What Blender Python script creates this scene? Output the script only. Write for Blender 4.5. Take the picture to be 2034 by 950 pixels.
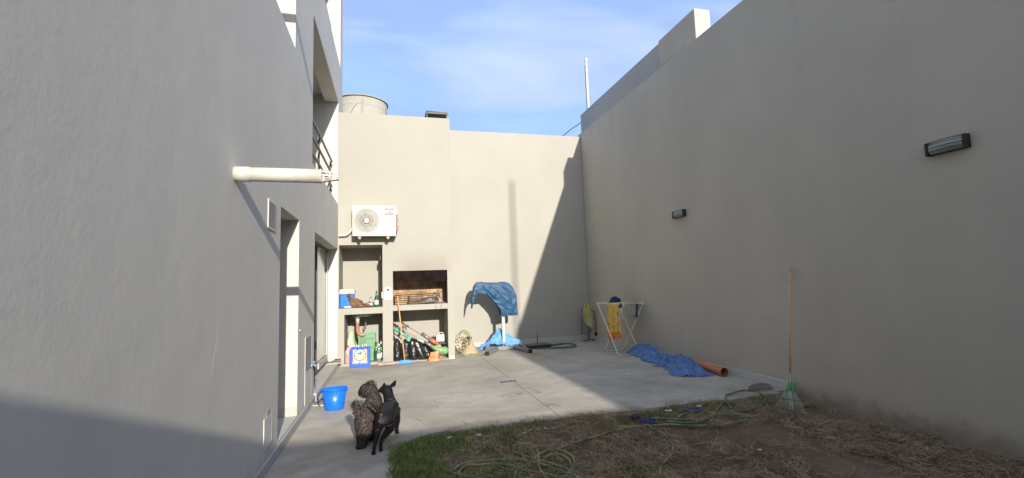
import bpy, bmesh, math, random
import numpy as np
from mathutils import Vector, Matrix, noise, Euler
random.seed(7)
rng = np.random.default_rng(11)
scene = bpy.context.scene
COL = scene.collection
for o in list(bpy.data.objects):
    bpy.data.objects.remove(o)

# ------------------------------------------------------------------ camera
cam_d = bpy.data.cameras.new('camera')
cam = bpy.data.objects.new('camera', cam_d)
COL.objects.link(cam)
cam_d.sensor_width = 36.0
cam_d.lens = 923.53 / 2034 * 36.0
cam_d.clip_start = 0.05
cam_d.clip_end = 2000
R = Matrix(((0.96762372, 0.00743001, -0.25228781), (-0.25018068, -0.10394505, -0.96260327), (-0.03337622, 0.99455529, -0.09872085)))
cam.matrix_world = Matrix.Translation((0, 0, 1.45)) @ R.to_4x4()
scene.camera = cam

# ------------------------------------------------------------------ sky, sun, exposure
SUN_EL, SUN_AZ = math.radians(19.0), math.radians(172.5)
world = bpy.data.worlds.new('World')
scene.world = world
world.use_nodes = True
wn, wl = world.node_tree.nodes, world.node_tree.links
wn.clear()
wout = wn.new('ShaderNodeOutputWorld'); bg = wn.new('ShaderNodeBackground')
sky = wn.new('ShaderNodeTexSky'); sky.sky_type = 'NISHITA'; sky.sun_disc = False
sky.sun_elevation = SUN_EL; sky.sun_rotation = SUN_AZ
sky.air_density = 1.0; sky.dust_density = 3.5; sky.ozone_density = 3.0
bg.inputs['Strength'].default_value = 0.15
tc = wn.new('ShaderNodeTexCoord')
mp = wn.new('ShaderNodeMapping'); mp.inputs['Rotation'].default_value = (0.2, 0.5, 0.7); mp.inputs['Scale'].default_value = (1.1, 2.6, 3.4)
wl.new(tc.outputs['Generated'], mp.inputs['Vector'])
n1 = wn.new('ShaderNodeTexNoise'); n1.inputs['Scale'].default_value = 1.9; n1.inputs['Detail'].default_value = 7; n1.inputs['Roughness'].default_value = 0.5; n1.inputs['Distortion'].default_value = 0.25
wl.new(mp.outputs['Vector'], n1.inputs['Vector'])
mr = wn.new('ShaderNodeMapRange'); mr.inputs['From Min'].default_value = 0.36; mr.inputs['From Max'].default_value = 0.72
mr.inputs['To Min'].default_value = 0.7; mr.inputs['To Max'].default_value = 1.0
wl.new(n1.outputs['Fac'], mr.inputs['Value'])
mx = wn.new('ShaderNodeMix'); mx.data_type = 'RGBA'
wl.new(mr.outputs['Result'], mx.inputs['Factor'])
wl.new(sky.outputs['Color'], mx.inputs['A'])
mx.inputs['B'].default_value = (0.84, 1.20, 2.12, 1)
mp2 = wn.new('ShaderNodeMapping'); mp2.inputs['Rotation'].default_value = (0.1, -0.7, 0.35); mp2.inputs['Scale'].default_value = (1.3, 2.0, 5.5)
wl.new(tc.outputs['Generated'], mp2.inputs['Vector'])
n2 = wn.new('ShaderNodeTexNoise'); n2.inputs['Scale'].default_value = 1.15; n2.inputs['Detail'].default_value = 4; n2.inputs['Roughness'].default_value = 0.5; n2.inputs['Distortion'].default_value = 0.6
wl.new(mp2.outputs['Vector'], n2.inputs['Vector'])
mr2 = wn.new('ShaderNodeMapRange'); mr2.inputs['From Min'].default_value = 0.44; mr2.inputs['From Max'].default_value = 0.66; mr2.inputs['To Max'].default_value = 0.62
wl.new(n2.outputs['Fac'], mr2.inputs['Value'])
mx2 = wn.new('ShaderNodeMix'); mx2.data_type = 'RGBA'
wl.new(mr2.outputs['Result'], mx2.inputs['Factor']); wl.new(mx.outputs['Result'], mx2.inputs['A']); mx2.inputs['B'].default_value = (1.88, 2.10, 2.35, 1)
wl.new(mx2.outputs['Result'], bg.inputs['Color'])
wl.new(bg.outputs['Background'], wout.inputs['Surface'])

sd = bpy.data.lights.new('sun', 'SUN'); sd.energy = 2.0; sd.angle = math.radians(0.53); sd.color = (1.0, 0.92, 0.82)
sun = bpy.data.objects.new('sun', sd); COL.objects.link(sun)
sun.rotation_euler = Vector((-0.132, 1.0, -0.348)).to_track_quat('-Z', 'Y').to_euler()
sun.location = (3, -20, 12)
scene.view_settings.view_transform = 'Standard'
scene.view_settings.look = 'None'
scene.view_settings.exposure = 1.62
scene.view_settings.gamma = 1.0
scene.render.resolution_x, scene.render.resolution_y = 1024, 478

# ------------------------------------------------------------------ materials
def srgb(r, g, b):
    f = lambda c: (c / 255 / 12.92) if c / 255 <= 0.04045 else ((c / 255 + 0.055) / 1.055) ** 2.4
    return (f(r), f(g), f(b), 1)

class NT:
    def __init__(s, name):
        s.m = bpy.data.materials.new(name); s.m.use_nodes = True
        s.n, s.l = s.m.node_tree.nodes, s.m.node_tree.links
        s.b = s.n['Principled BSDF']
        s.tc = s.n.new('ShaderNodeTexCoord')
    def noise(s, scale, detail=4, rough=0.55, vec=None, dist=0):
        t = s.n.new('ShaderNodeTexNoise')
        t.inputs['Scale'].default_value = scale; t.inputs['Detail'].default_value = detail
        t.inputs['Roughness'].default_value = rough; t.inputs['Distortion'].default_value = dist
        s.l.new(vec or s.tc.outputs['Object'], t.inputs['Vector'])
        return t.outputs['Fac']
    def map(s, scale, rot=(0, 0, 0)):
        t = s.n.new('ShaderNodeMapping'); t.inputs['Scale'].default_value = scale; t.inputs['Rotation'].default_value = rot
        s.l.new(s.tc.outputs['Object'], t.inputs['Vector'])
        return t.outputs['Vector']
    def rng(s, v, a, b, c=0.0, d=1.0, smooth=False):
        t = s.n.new('ShaderNodeMapRange')
        if smooth: t.interpolation_type = 'SMOOTHSTEP'
        for k, x in (('From Min', a), ('From Max', b), ('To Min', c), ('To Max', d)): t.inputs[k].default_value = x
        s.l.new(v, t.inputs['Value'])
        return t.outputs['Result']
    def mul(s, a, b, op='MULTIPLY'):
        t = s.n.new('ShaderNodeMath'); t.operation = op
        for i, x in enumerate((a, b)):
            if isinstance(x, (int, float)): t.inputs[i].default_value = x
            else: s.l.new(x, t.inputs[i])
        return t.outputs[0]
    def mix(s, f, a, b):
        t = s.n.new('ShaderNodeMix'); t.data_type = 'RGBA'
        if isinstance(f, (int, float)): t.inputs['Factor'].default_value = f
        else: s.l.new(f, t.inputs['Factor'])
        for k, x in (('A', a), ('B', b)):
            if isinstance(x, tuple): t.inputs[k].default_value = x
            else: s.l.new(x, t.inputs[k])
        return t.outputs['Result']
    def sep(s):
        t = s.n.new('ShaderNodeSeparateXYZ'); s.l.new(s.tc.outputs['Object'], t.inputs['Vector'])
        return t.outputs
    def col(s, c):
        if isinstance(c, tuple): s.b.inputs['Base Color'].default_value = c
        else: s.l.new(c, s.b.inputs['Base Color'])
    def bump(s, h, strength, dist=0.01, prev=None):
        t = s.n.new('ShaderNodeBump'); t.inputs['Strength'].default_value = strength; t.inputs['Distance'].default_value = dist
        s.l.new(h, t.inputs['Height'])
        if prev: s.l.new(prev, t.inputs['Normal'])
        s.l.new(t.outputs['Normal'], s.b.inputs['Normal'])
        return t.outputs['Normal']
    def rough(s, v): s.b.inputs['Roughness'].default_value = v

def sc(c, k): return (min(c[0] * k, 1), min(c[1] * k, 1), min(c[2] * k, 1), 1)

def simple(name, c, rough=0.5, var=0.15, scale=12, metal=0.0, bump=0.0, bscale=60, spec=0.5, trans=0.0):
    t = NT(name)
    f = t.rng(t.noise(scale, 5), 0.3, 0.7)
    t.col(t.mix(f, sc(c, 1 - var), sc(c, 1 + var)))
    t.rough(rough); t.b.inputs['Metallic'].default_value = metal
    t.b.inputs['Specular IOR Level'].default_value = spec
    if trans: t.b.inputs['Transmission Weight'].default_value = trans
    if bump: t.bump(t.noise(bscale, 4), bump, 0.01)
    return t.m

def plaster(name, c, lump=0.5, grain=0.35, stain=0.10, vert=0.05, extra=None):
    t = NT(name)
    big = t.rng(t.noise(0.7, 5, 0.6), 0.3, 0.7)
    a = t.mix(big, sc(c, 1 - stain), sc(c, 1 + stain * 0.5))
    v = t.rng(t.noise(2.2, 5, 0.6, t.map((1.6, 1.6, 0.18))), 0.35, 0.75)
    a = t.mix(t.mul(v, vert * 3), a, (c[0] * 0.72, c[1] * 0.73, c[2] * 0.76, 1))
    sp = t.rng(t.noise(45, 3, 0.7), 0.30, 0.22)
    a = t.mix(t.mul(sp, 0.4), a, sc(c, 0.75))
    if extra: a = extra(t, a)
    t.col(a); t.rough(0.9); t.b.inputs['Specular IOR Level'].default_value = 0.25
    n = t.bump(t.noise(3.0, 4, 0.55), lump, 0.012)
    n = t.bump(t.noise(26, 5, 0.65), grain, 0.003, n)
    n = t.bump(t.noise(150, 3, 0.6), grain * 0.8, 0.0012, n)
    return t.m

PAINT = (0.40, 0.388, 0.336, 1)
def left_extra(t, a):
    x, y, z = t.sep()
    # wear near the ground, damp brown line
    dy, dz = t.mul(y, -1.0 - 1.57 + 0.0, 'ADD'), t.mul(z, -2.17, 'ADD')
    e = t.mul(t.mul(t.mul(dy, dy), 30.0), t.mul(t.mul(dz, dz), 9.0), 'ADD')
    e = t.mul(t.rng(t.mul(e, t.mul(t.noise(9, 6, .7), 1.4), 'ADD'), 0.6, 1.4, 1, 0, True), 0.30)
    p_ = t.rng(t.noise(1.3, 7, 0.68), 0.50, 0.60)
    a = t.mix(t.mul(p_, 0.12), a, (0.44, 0.45, 0.42, 1))
    f = t.mul(t.rng(z, 0.35, 0.0, 0, 1, True), t.rng(t.noise(6, 5), 0.4, 0.62))
    a = t.mix(e, a, (0.46, 0.41, 0.28, 1))
    return t.mix(t.mul(f, 0.45), a, (0.30, 0.28, 0.25, 1))
def right_extra(t, a):
    x, y, z = t.sep()
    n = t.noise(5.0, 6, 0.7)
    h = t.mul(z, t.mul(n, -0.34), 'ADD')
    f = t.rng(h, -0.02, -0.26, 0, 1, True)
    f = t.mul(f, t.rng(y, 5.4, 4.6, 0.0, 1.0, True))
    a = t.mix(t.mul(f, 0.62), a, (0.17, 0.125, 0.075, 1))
    w_ = t.rng(t.noise(2.0, 6, 0.6, t.map((1, 2.2, .12))), 0.56, 0.68)
    a = t.mix(t.mul(t.mul(w_, t.rng(z, 3.2, 5.4, 0, 1)), 0.22), a, (0.30, 0.29, 0.26, 1))
    g = t.rng(t.noise(1.1, 6, 0.65, t.map((1, 1, .6))), 0.52, 0.68)
    a = t.mix(t.mul(g, 0.14), a, (0.38, 0.36, 0.32, 1))
    return a
def back_extra(t, a):
    x, y, z = t.sep()
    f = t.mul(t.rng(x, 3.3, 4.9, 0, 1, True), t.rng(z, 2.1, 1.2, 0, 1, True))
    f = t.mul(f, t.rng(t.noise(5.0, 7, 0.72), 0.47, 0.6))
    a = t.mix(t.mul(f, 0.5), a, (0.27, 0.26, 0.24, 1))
    f = t.mul(t.rng(z, 0.5, 0.05, 0, 1, True), t.rng(t.noise(7, 5), 0.4, 0.65))
    return t.mix(t.mul(f, 0.3), a, (0.36, 0.33, 0.29, 1))
def chimney_extra(t, a):
    x, y, z = t.sep()
    f = t.mul(t.rng(z, 1.80, 2.35, 1, 0, True), t.rng(z, 1.76, 1.80, 0, 1))
    f = t.mul(f, t.mul(t.rng(x, -0.15, 0.3, 0, 1, True), t.rng(x, 1.25, 0.9, 0, 1, True)))
    f = t.mul(f, t.rng(t.noise(3, 6), 0.2, 0.7, 0.35, 1))
    a = t.mix(t.mul(f, 0.38), a, (0.17, 0.13, 0.11, 1))
    f = t.mul(t.rng(z, 0.25, 0.0, 0, 1, True), t.rng(t.noise(9, 5), 0.4, 0.6))
    return t.mix(t.mul(f, 0.45), a, (0.30, 0.27, 0.24, 1))
M = {}
M['facade'] = plaster('plaster_facade', (0.625, 0.600, 0.528, 1), 0.24, 0.26, 0.07, 0.05, left_extra)
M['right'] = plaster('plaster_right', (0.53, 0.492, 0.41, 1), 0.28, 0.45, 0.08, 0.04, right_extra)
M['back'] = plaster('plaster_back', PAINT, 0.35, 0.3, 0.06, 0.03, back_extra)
M['chimney'] = plaster('plaster_chimney', (0.398, 0.386, 0.335, 1), 0.35, 0.3, 0.05, 0.03, chimney_extra)
M['parapet'] = plaster('plaster_parapet', (0.45, 0.435, 0.40, 1), 0.4, 0.4, 0.10, 0.08)
M['skirt'] = plaster('painted_skirting', (0.50, 0.49, 0.44, 1), 0.2, 0.3, 0.12, 0.08)
M['curb'] = plaster('cement_curb', (0.42, 0.41, 0.38, 1), 0.5, 0.6, 0.2, 0.1)
M['old_concrete'] = plaster('old_concrete', (0.50, 0.48, 0.41, 1), 0.3, 0.6, 0.25, 0.35)

def concrete():
    t = NT('patio_concrete')
    c = (0.475, 0.442, 0.365, 1)
    a = t.mix(t.rng(t.noise(0.9, 7, 0.62), 0.34, 0.68), sc(c, 0.74), sc(c, 1.1))
    st = t.rng(t.noise(3.0, 8, 0.7, t.map((0.8, 1.2, 1))), 0.46, 0.68)
    a = t.mix(t.mul(st, 0.6), a, sc(c, 0.6))
    sp = t.rng(t.noise(40, 4, 0.75), 0.64, 0.72)
    a = t.mix(t.mul(sp, 0.5), a, sc(c, 1.45))
    dk = t.rng(t.noise(14, 6, 0.8), 0.66, 0.72)
    a = t.mix(t.mul(dk, 0.45), a, sc(c, 0.35))
    x, y, z = t.sep()
    # earth washed over the slab next to the soil, and a spill of rust coloured sawdust
    e = t.mul(t.rng(y, 5.7, 4.95, 0, 1, True), t.rng(t.noise(2.2, 6, 0.6), 0.42, 0.62))
    a = t.mix(t.mul(e, 0.55), a, (0.30, 0.225, 0.155, 1))
    fx = t.mul(t.mul(t.mul(x, -2.93, 'ADD'), 2.6), t.mul(t.mul(x, -2.93, 'ADD'), 2.6))
    fy = t.mul(t.mul(t.mul(y, -9.42, 'ADD'), 3.4), t.mul(t.mul(y, -9.42, 'ADD'), 3.4))
    d = t.mul(t.mul(fx, fy, 'ADD'), t.mul(t.noise(6, 6), 0.9), 'ADD')
    r = t.rng(d, 0.45, 1.0, 1, 0, True)
    a = t.mix(t.mul(r, 0.75), a, (0.45, 0.27, 0.12, 1))
    t.col(a); t.rough(0.82); t.b.inputs['Specular IOR Level'].default_value = 0.35
    n = t.bump(t.noise(2.5, 6, 0.6), 0.25, 0.01)
    t.bump(t.noise(70, 5, 0.7), 0.3, 0.002, n)
    return t.m
M['concrete'] = concrete()
def soil():
    t = NT('garden_soil')
    a = t.mix(t.rng(t.noise(1.6, 7, 0.65), 0.36, 0.66), (0.115, 0.070, 0.042, 1), (0.21, 0.135, 0.082, 1))
    a = t.mix(t.rng(t.noise(50, 5, 0.75), 0.56, 0.66), a, (0.20, 0.155, 0.105, 1))
    t.col(a); t.rough(0.95)
    n = t.bump(t.noise(18, 6, 0.7), 0.8, 0.02)
    t.bump(t.noise(90, 4, 0.7), 0.7, 0.006, n)
    return t.m
M['soil'] = soil()
M['dark'] = simple('dark_gap', (0.03, 0.03, 0.028, 1), 0.9)
M['white'] = simple('white_plastic', (0.56, 0.55, 0.50, 1), 0.35, 0.04)
M['rackwhite'] = simple('white_painted_tube', (0.80, 0.79, 0.75, 1), 0.35, 0.04)
M['cream'] = simple('cream_enamel', (0.47, 0.455, 0.39, 1), 0.35, 0.03)
M['pvc'] = simple('grey_white_pvc', (0.56, 0.55, 0.50, 1), 0.35, 0.06, 9)
def scuffed(name, c):
    t = NT(name)
    a = t.mix(t.rng(t.noise(6, 4), .3, .7), sc(c, .94), sc(c, 1.04))
    a = t.mix(t.rng(t.noise(16, 5, 0.7), 0.66, 0.69), a, sc(c, 0.62))
    a = t.mix(t.mul(t.rng(t.noise(3, 5, 0.7), 0.55, 0.65), 0.25), a, (0.42, 0.38, 0.26, 1))
    t.col(a); t.rough(0.4); return t.m
M['pvc'] = scuffed('grey_white_pvc_scuffed', (0.57, 0.56, 0.50, 1))
M['blackmetal'] = simple('black_painted_metal', (0.022, 0.018, 0.017, 1), 0.5, 0.3, 20)
M['railmetal'] = simple('brown_grey_railing_paint', (0.10, 0.085, 0.08, 1), 0.45, 0.2, 20)
M['darkmetal'] = simple('charcoal_steel', (0.055, 0.055, 0.065, 1), 0.45, 0.2, 20)
M['steel'] = simple('grey_steel_tube', (0.23, 0.23, 0.24, 1), 0.42, 0.15, 15, 0.3)
M['galv'] = simple('bright_wire', (0.55, 0.55, 0.54, 1), 0.35, 0.15, 30, 0.7)
M['stainless'] = simple('stainless_sink', (0.35, 0.34, 0.31, 1), 0.45, 0.25, 10, 0.6)
M['alu'] = simple('aluminium_frame', (0.46, 0.46, 0.43, 1), 0.4, 0.05, 10, 0.2)
M['rubber'] = simple('black_rubber', (0.02, 0.02, 0.022, 1), 0.7)
M['blue'] = simple('blue_plastic', (0.010, 0.16, 0.78, 1), 0.33, 0.06, 6)
M['coolblue'] = simple('cooler_blue_plastic', (0.010, 0.17, 0.80, 1), 0.35, 0.08, 6)
M['crateblue'] = simple('crate_blue_plastic', (0.03, 0.12, 0.62, 1), 0.4, 0.08, 10)
M['broomblue'] = simple('broom_blue_plastic', (0.07, 0.30, 0.80, 1), 0.5, 0.1)
M['wood'] = None
def wood(name, c, d):
    t = NT(name)
    f = t.rng(t.noise(7, 6, 0.6, t.map((3, 3, 0.5)), 1.5), 0.35, 0.65)
    t.col(t.mix(f, c, d)); t.rough(0.65)
    t.bump(t.noise(40, 4, 0.6, t.map((3, 3, 0.4))), 0.3, 0.002)
    return t.m
M['wood'] = wood('pale_wood_handle', (0.52, 0.30, 0.13, 1), (0.66, 0.42, 0.21, 1))
M['bark'] = wood('dark_bark', (0.09, 0.045, 0.025, 1), (0.26, 0.15, 0.08, 1))
M['plank'] = wood('weathered_plank', (0.26, 0.19, 0.15, 1), (0.42, 0.33, 0.28, 1))
M['greenglass'] = simple('green_bottle_glass', (0.025, 0.20, 0.045, 1), 0.08, 0.2, 8, 0, 0, 60, 0.6, 0.35)
M['clearglass'] = simple('clear_bottle_glass', (0.38, 0.42, 0.34, 1), 0.1, 0.2, 8, 0, 0, 60, 0.6, 0.5)
M['amber'] = simple('amber_bottle_glass', (0.30, 0.16, 0.03, 1), 0.1, 0.2, 8, 0, 0, 60, 0.6, 0.3)
M['orangepipe'] = simple('orange_drain_pvc', (0.40, 0.18, 0.10, 1), 0.42, 0.12, 9)
M['terracotta'] = simple('orange_pvc_pipe', (0.50, 0.19, 0.09, 1), 0.45, 0.12, 5)
M['bag'] = simple('black_bag_film', (0.018, 0.018, 0.019, 1), 0.28, 0.3, 20, 0, 0.9, 22, 0.7)
M['teal'] = simple('teal_green_plastic', (0.13, 0.36, 0.25, 1), 0.45, 0.1)
M['limegreen'] = simple('green_machine_plastic', (0.18, 0.38, 0.17, 1), 0.45, 0.2, 14)
M['rakegreen'] = simple('rake_green_plastic', (0.02, 0.33, 0.07, 1), 0.4, 0.15)
M['crategreen'] = simple('crate_green_card', (0.17, 0.33, 0.18, 1), 0.6, 0.12)
M['greenbag'] = simple('green_translucent_bag', (0.38, 0.50, 0.28, 1), 0.35, 0.18, 9, 0, 0.9, 14, 0.5)
M['orangebag'] = simple('orange_printed_bag', (0.62, 0.25, 0.09, 1), 0.5, 0.25, 12, 0, 0.7, 18)
M['red'] = simple('orange_red_plastic', (0.58, 0.16, 0.09, 1), 0.4, 0.1)
M['redprint'] = simple('red_print', (0.62, 0.05, 0.06, 1), 0.6, 0.1)
M['pinkprint'] = simple('pink_red_print', (0.70, 0.20, 0.22, 1), 0.6, 0.1)
M['blueprint'] = simple('blue_print', (0.02, 0.22, 0.60, 1), 0.6, 0.1)
M['blackprint'] = simple('dark_print', (0.05, 0.045, 0.04, 1), 0.7, 0.1)
M['whiteprint'] = simple('white_print', (0.60, 0.60, 0.60, 1), 0.6, 0.03)
M['peach'] = simple('peach_print', (0.80, 0.48, 0.24, 1), 0.6, 0.1)
M['skyprint'] = simple('pale_blue_print', (0.42, 0.62, 0.85, 1), 0.6, 0.25, 5)
M['navyprint'] = simple('navy_print', (0.04, 0.07, 0.28, 1), 0.6, 0.1)
M['pink'] = simple('pink_liquid_bottle', (0.70, 0.36, 0.30, 1), 0.25, 0.15, 9)
M['soot'] = simple('sooty_iron', (0.014, 0.009, 0.008, 1), 0.95, 0.6, 7, 0, 0.4, 25, 0.08)
M['sootwall'] = simple('sooty_render', (0.10, 0.075, 0.06, 1), 0.95, 0.6, 5, 0, 0.4, 25)
M['ash'] = simple('white_ash', (0.45, 0.43, 0.40, 1), 0.95, 0.2, 25, 0, 0.9, 40)
M['rust'] = simple('rusty_grill_iron', (0.16, 0.12, 0.09, 1), 0.7, 0.4, 40)
M['firebrick'] = simple('firebrick', (0.40, 0.26, 0.15, 1), 0.9, 0.45, 6, 0, 0.3, 40)
M['firebrick_sooty'] = simple('firebrick_sooty', (0.32, 0.23, 0.15, 1), 0.95, 0.5, 6, 0, 0.3, 40)
M['mortar'] = simple('fire_mortar', (0.30, 0.22, 0.15, 1), 0.95, 0.3)
M['stone'] = simple('brown_stone', (0.22, 0.18, 0.14, 1), 0.9, 0.35, 9, 0, 0.8, 30)
M['sack'] = simple('beige_sack', (0.42, 0.32, 0.21, 1), 0.8, 0.12, 8, 0, 0.4, 120)
M['shoe'] = simple('grey_brown_shoe', (0.15, 0.12, 0.11, 1), 0.8, 0.35, 30, 0, 0.4, 80)
M['glassdark'] = simple('window_glass', (0.05, 0.06, 0.06, 1), 0.06, 0.1, 3, 0, 0, 60, 0.9)
M['glassdoor'] = simple('door_glass', (0.25, 0.27, 0.25, 1), 0.12, 0.1, 2, 0, 0, 60, 0.9)
M['diffuser'] = simple('frosted_diffuser', (0.36, 0.40, 0.40, 1), 0.3, 0.1, 8)
def hose_mat():
    t = NT('green_yellow_hose')
    f = t.rng(t.noise(9, 4), 0.45, 0.6)
    t.col(t.mix(f, (0.075, 0.125, 0.055, 1), (0.25, 0.25, 0.10, 1))); t.rough(0.5)
    return t.m
M['hose'] = hose_mat()
M['hosey'] = simple('yellow_green_hose', (0.30, 0.30, 0.12, 1), 0.5, 0.4, 14)
M['hosed'] = simple('dark_green_hose', (0.05, 0.12, 0.05, 1), 0.5, 0.3, 14)
def fabric(name, c, d, scale=6, fine=220, f=0.5, rough=0.9, bumpd=0.004):
    t = NT(name)
    t.col(t.mix(t.rng(t.noise(scale, 5), 0.35, 0.65), c, d)); t.rough(rough)
    t.b.inputs['Specular IOR Level'].default_value = 0.2
    n = t.bump(t.noise(fine, 3), f, bumpd * 0.5)
    t.bump(t.noise(24, 4), 0.6, bumpd * 2, n)
    return t.m
M['blanket'] = fabric('blue_fleece', (0.09, 0.18, 0.38, 1), (0.19, 0.31, 0.54, 1), 22)
M['lightblue'] = fabric('light_blue_cloth', (0.10, 0.30, 0.68, 1), (0.22, 0.45, 0.80, 1), 14)
M['yellowcloth'] = fabric('yellow_green_towel', (0.42, 0.41, 0.16, 1), (0.55, 0.53, 0.24, 1), 9)
M['navy'] = fabric('navy_cloth', (0.015, 0.035, 0.10, 1), (0.03, 0.06, 0.15, 1), 9)
M['sock'] = fabric('grey_socks', (0.42, 0.40, 0.38, 1), (0.55, 0.53, 0.5, 1), 9)
M['sockdark'] = fabric('dark_grey_socks', (0.09, 0.09, 0.10, 1), (0.16, 0.16, 0.17, 1), 9)
def tarp_mat():
    t = NT('blue_tarpaulin')
    t.col(t.mix(t.rng(t.noise(5, 6), 0.35, 0.65), (0.012, 0.06, 0.14, 1), (0.024, 0.10, 0.21, 1)))
    t.rough(0.58); t.b.inputs['Specular IOR Level'].default_value = 0.6
    n = t.bump(t.noise(9, 3, 0.5, None, 2.0), 0.35, 0.015)
    t.bump(t.noise(30, 4, 0.6), 0.25, 0.004, n)
    return t.m
M['tarp'] = tarp_mat()
def towel_mat():
    t = NT('yellow_orange_printed_towel')
    x, y, z = t.sep()
    v = t.map((6, 6, 3))
    a = t.mix(t.rng(t.noise(2.2, 4, 0.5, v, 0.6), 0.47, 0.56), (0.72, 0.55, 0.06, 1), (0.70, 0.40, 0.18, 1))
    a = t.mix(t.rng(t.noise(3.2, 4, 0.5, v, 1.0), 0.58, 0.64), a, (0.26, 0.09, 0.035, 1))
    a = t.mix(t.rng(z, 0.44, 0.41), a, (0.74, 0.22, 0.05, 1))
    a = t.mix(t.mul(t.rng(z, 0.95, 1.0), 0.6), a, (0.74, 0.55, 0.36, 1))
    t.col(a); t.rough(0.9)
    t.bump(t.noise(200, 3), 0.5, 0.002)
    return t.m
M['towel'] = towel_mat()
M['blackfur'] = simple('black_short_fur', (0.007, 0.006, 0.007, 1), 0.4, 0.4, 60, 0, 0.5, 110, 0.35)
M['curlyfur'] = simple('dark_grey_brown_curly_fur', (0.060, 0.046, 0.040, 1), 0.85, 0.6, 42, 0, 1.0, 60)
M['curlylight'] = simple('grizzled_curly_fur', (0.11, 0.080, 0.062, 1), 0.85, 0.6, 34, 0, 1.0, 60)
M['furdark'] = simple('black_curl_tufts', (0.022, 0.018, 0.017, 1), 0.85, 0.5, 40)
M['pinkskin'] = simple('pink_skin', (0.22, 0.10, 0.09, 1), 0.5, 0.1)
M['scrap'] = simple('white_paper', (0.75, 0.76, 0.78, 1), 0.7, 0.05)
M['navyplastic'] = simple('navy_plastic', (0.012, 0.04, 0.14, 1), 0.4, 0.3)
def leafmat(name, a, b, s=3):
    t = NT(name)
    t.col(t.mix(t.rng(t.noise(s, 4), 0.38, 0.62), a, b)); t.rough(0.7)
    t.b.inputs['Specular IOR Level'].default_value = 0.2
    return t.m
M['grass'] = leafmat('green_grass', (0.10, 0.17, 0.04, 1), (0.28, 0.32, 0.10, 1), 38)
M['drygrass'] = leafmat('dry_grass', (0.34, 0.28, 0.13, 1), (0.48, 0.40, 0.22, 1), 6)
M['straw'] = leafmat('brown_straw', (0.19, 0.125, 0.07, 1), (0.42, 0.30, 0.175, 1), 5)

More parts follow.
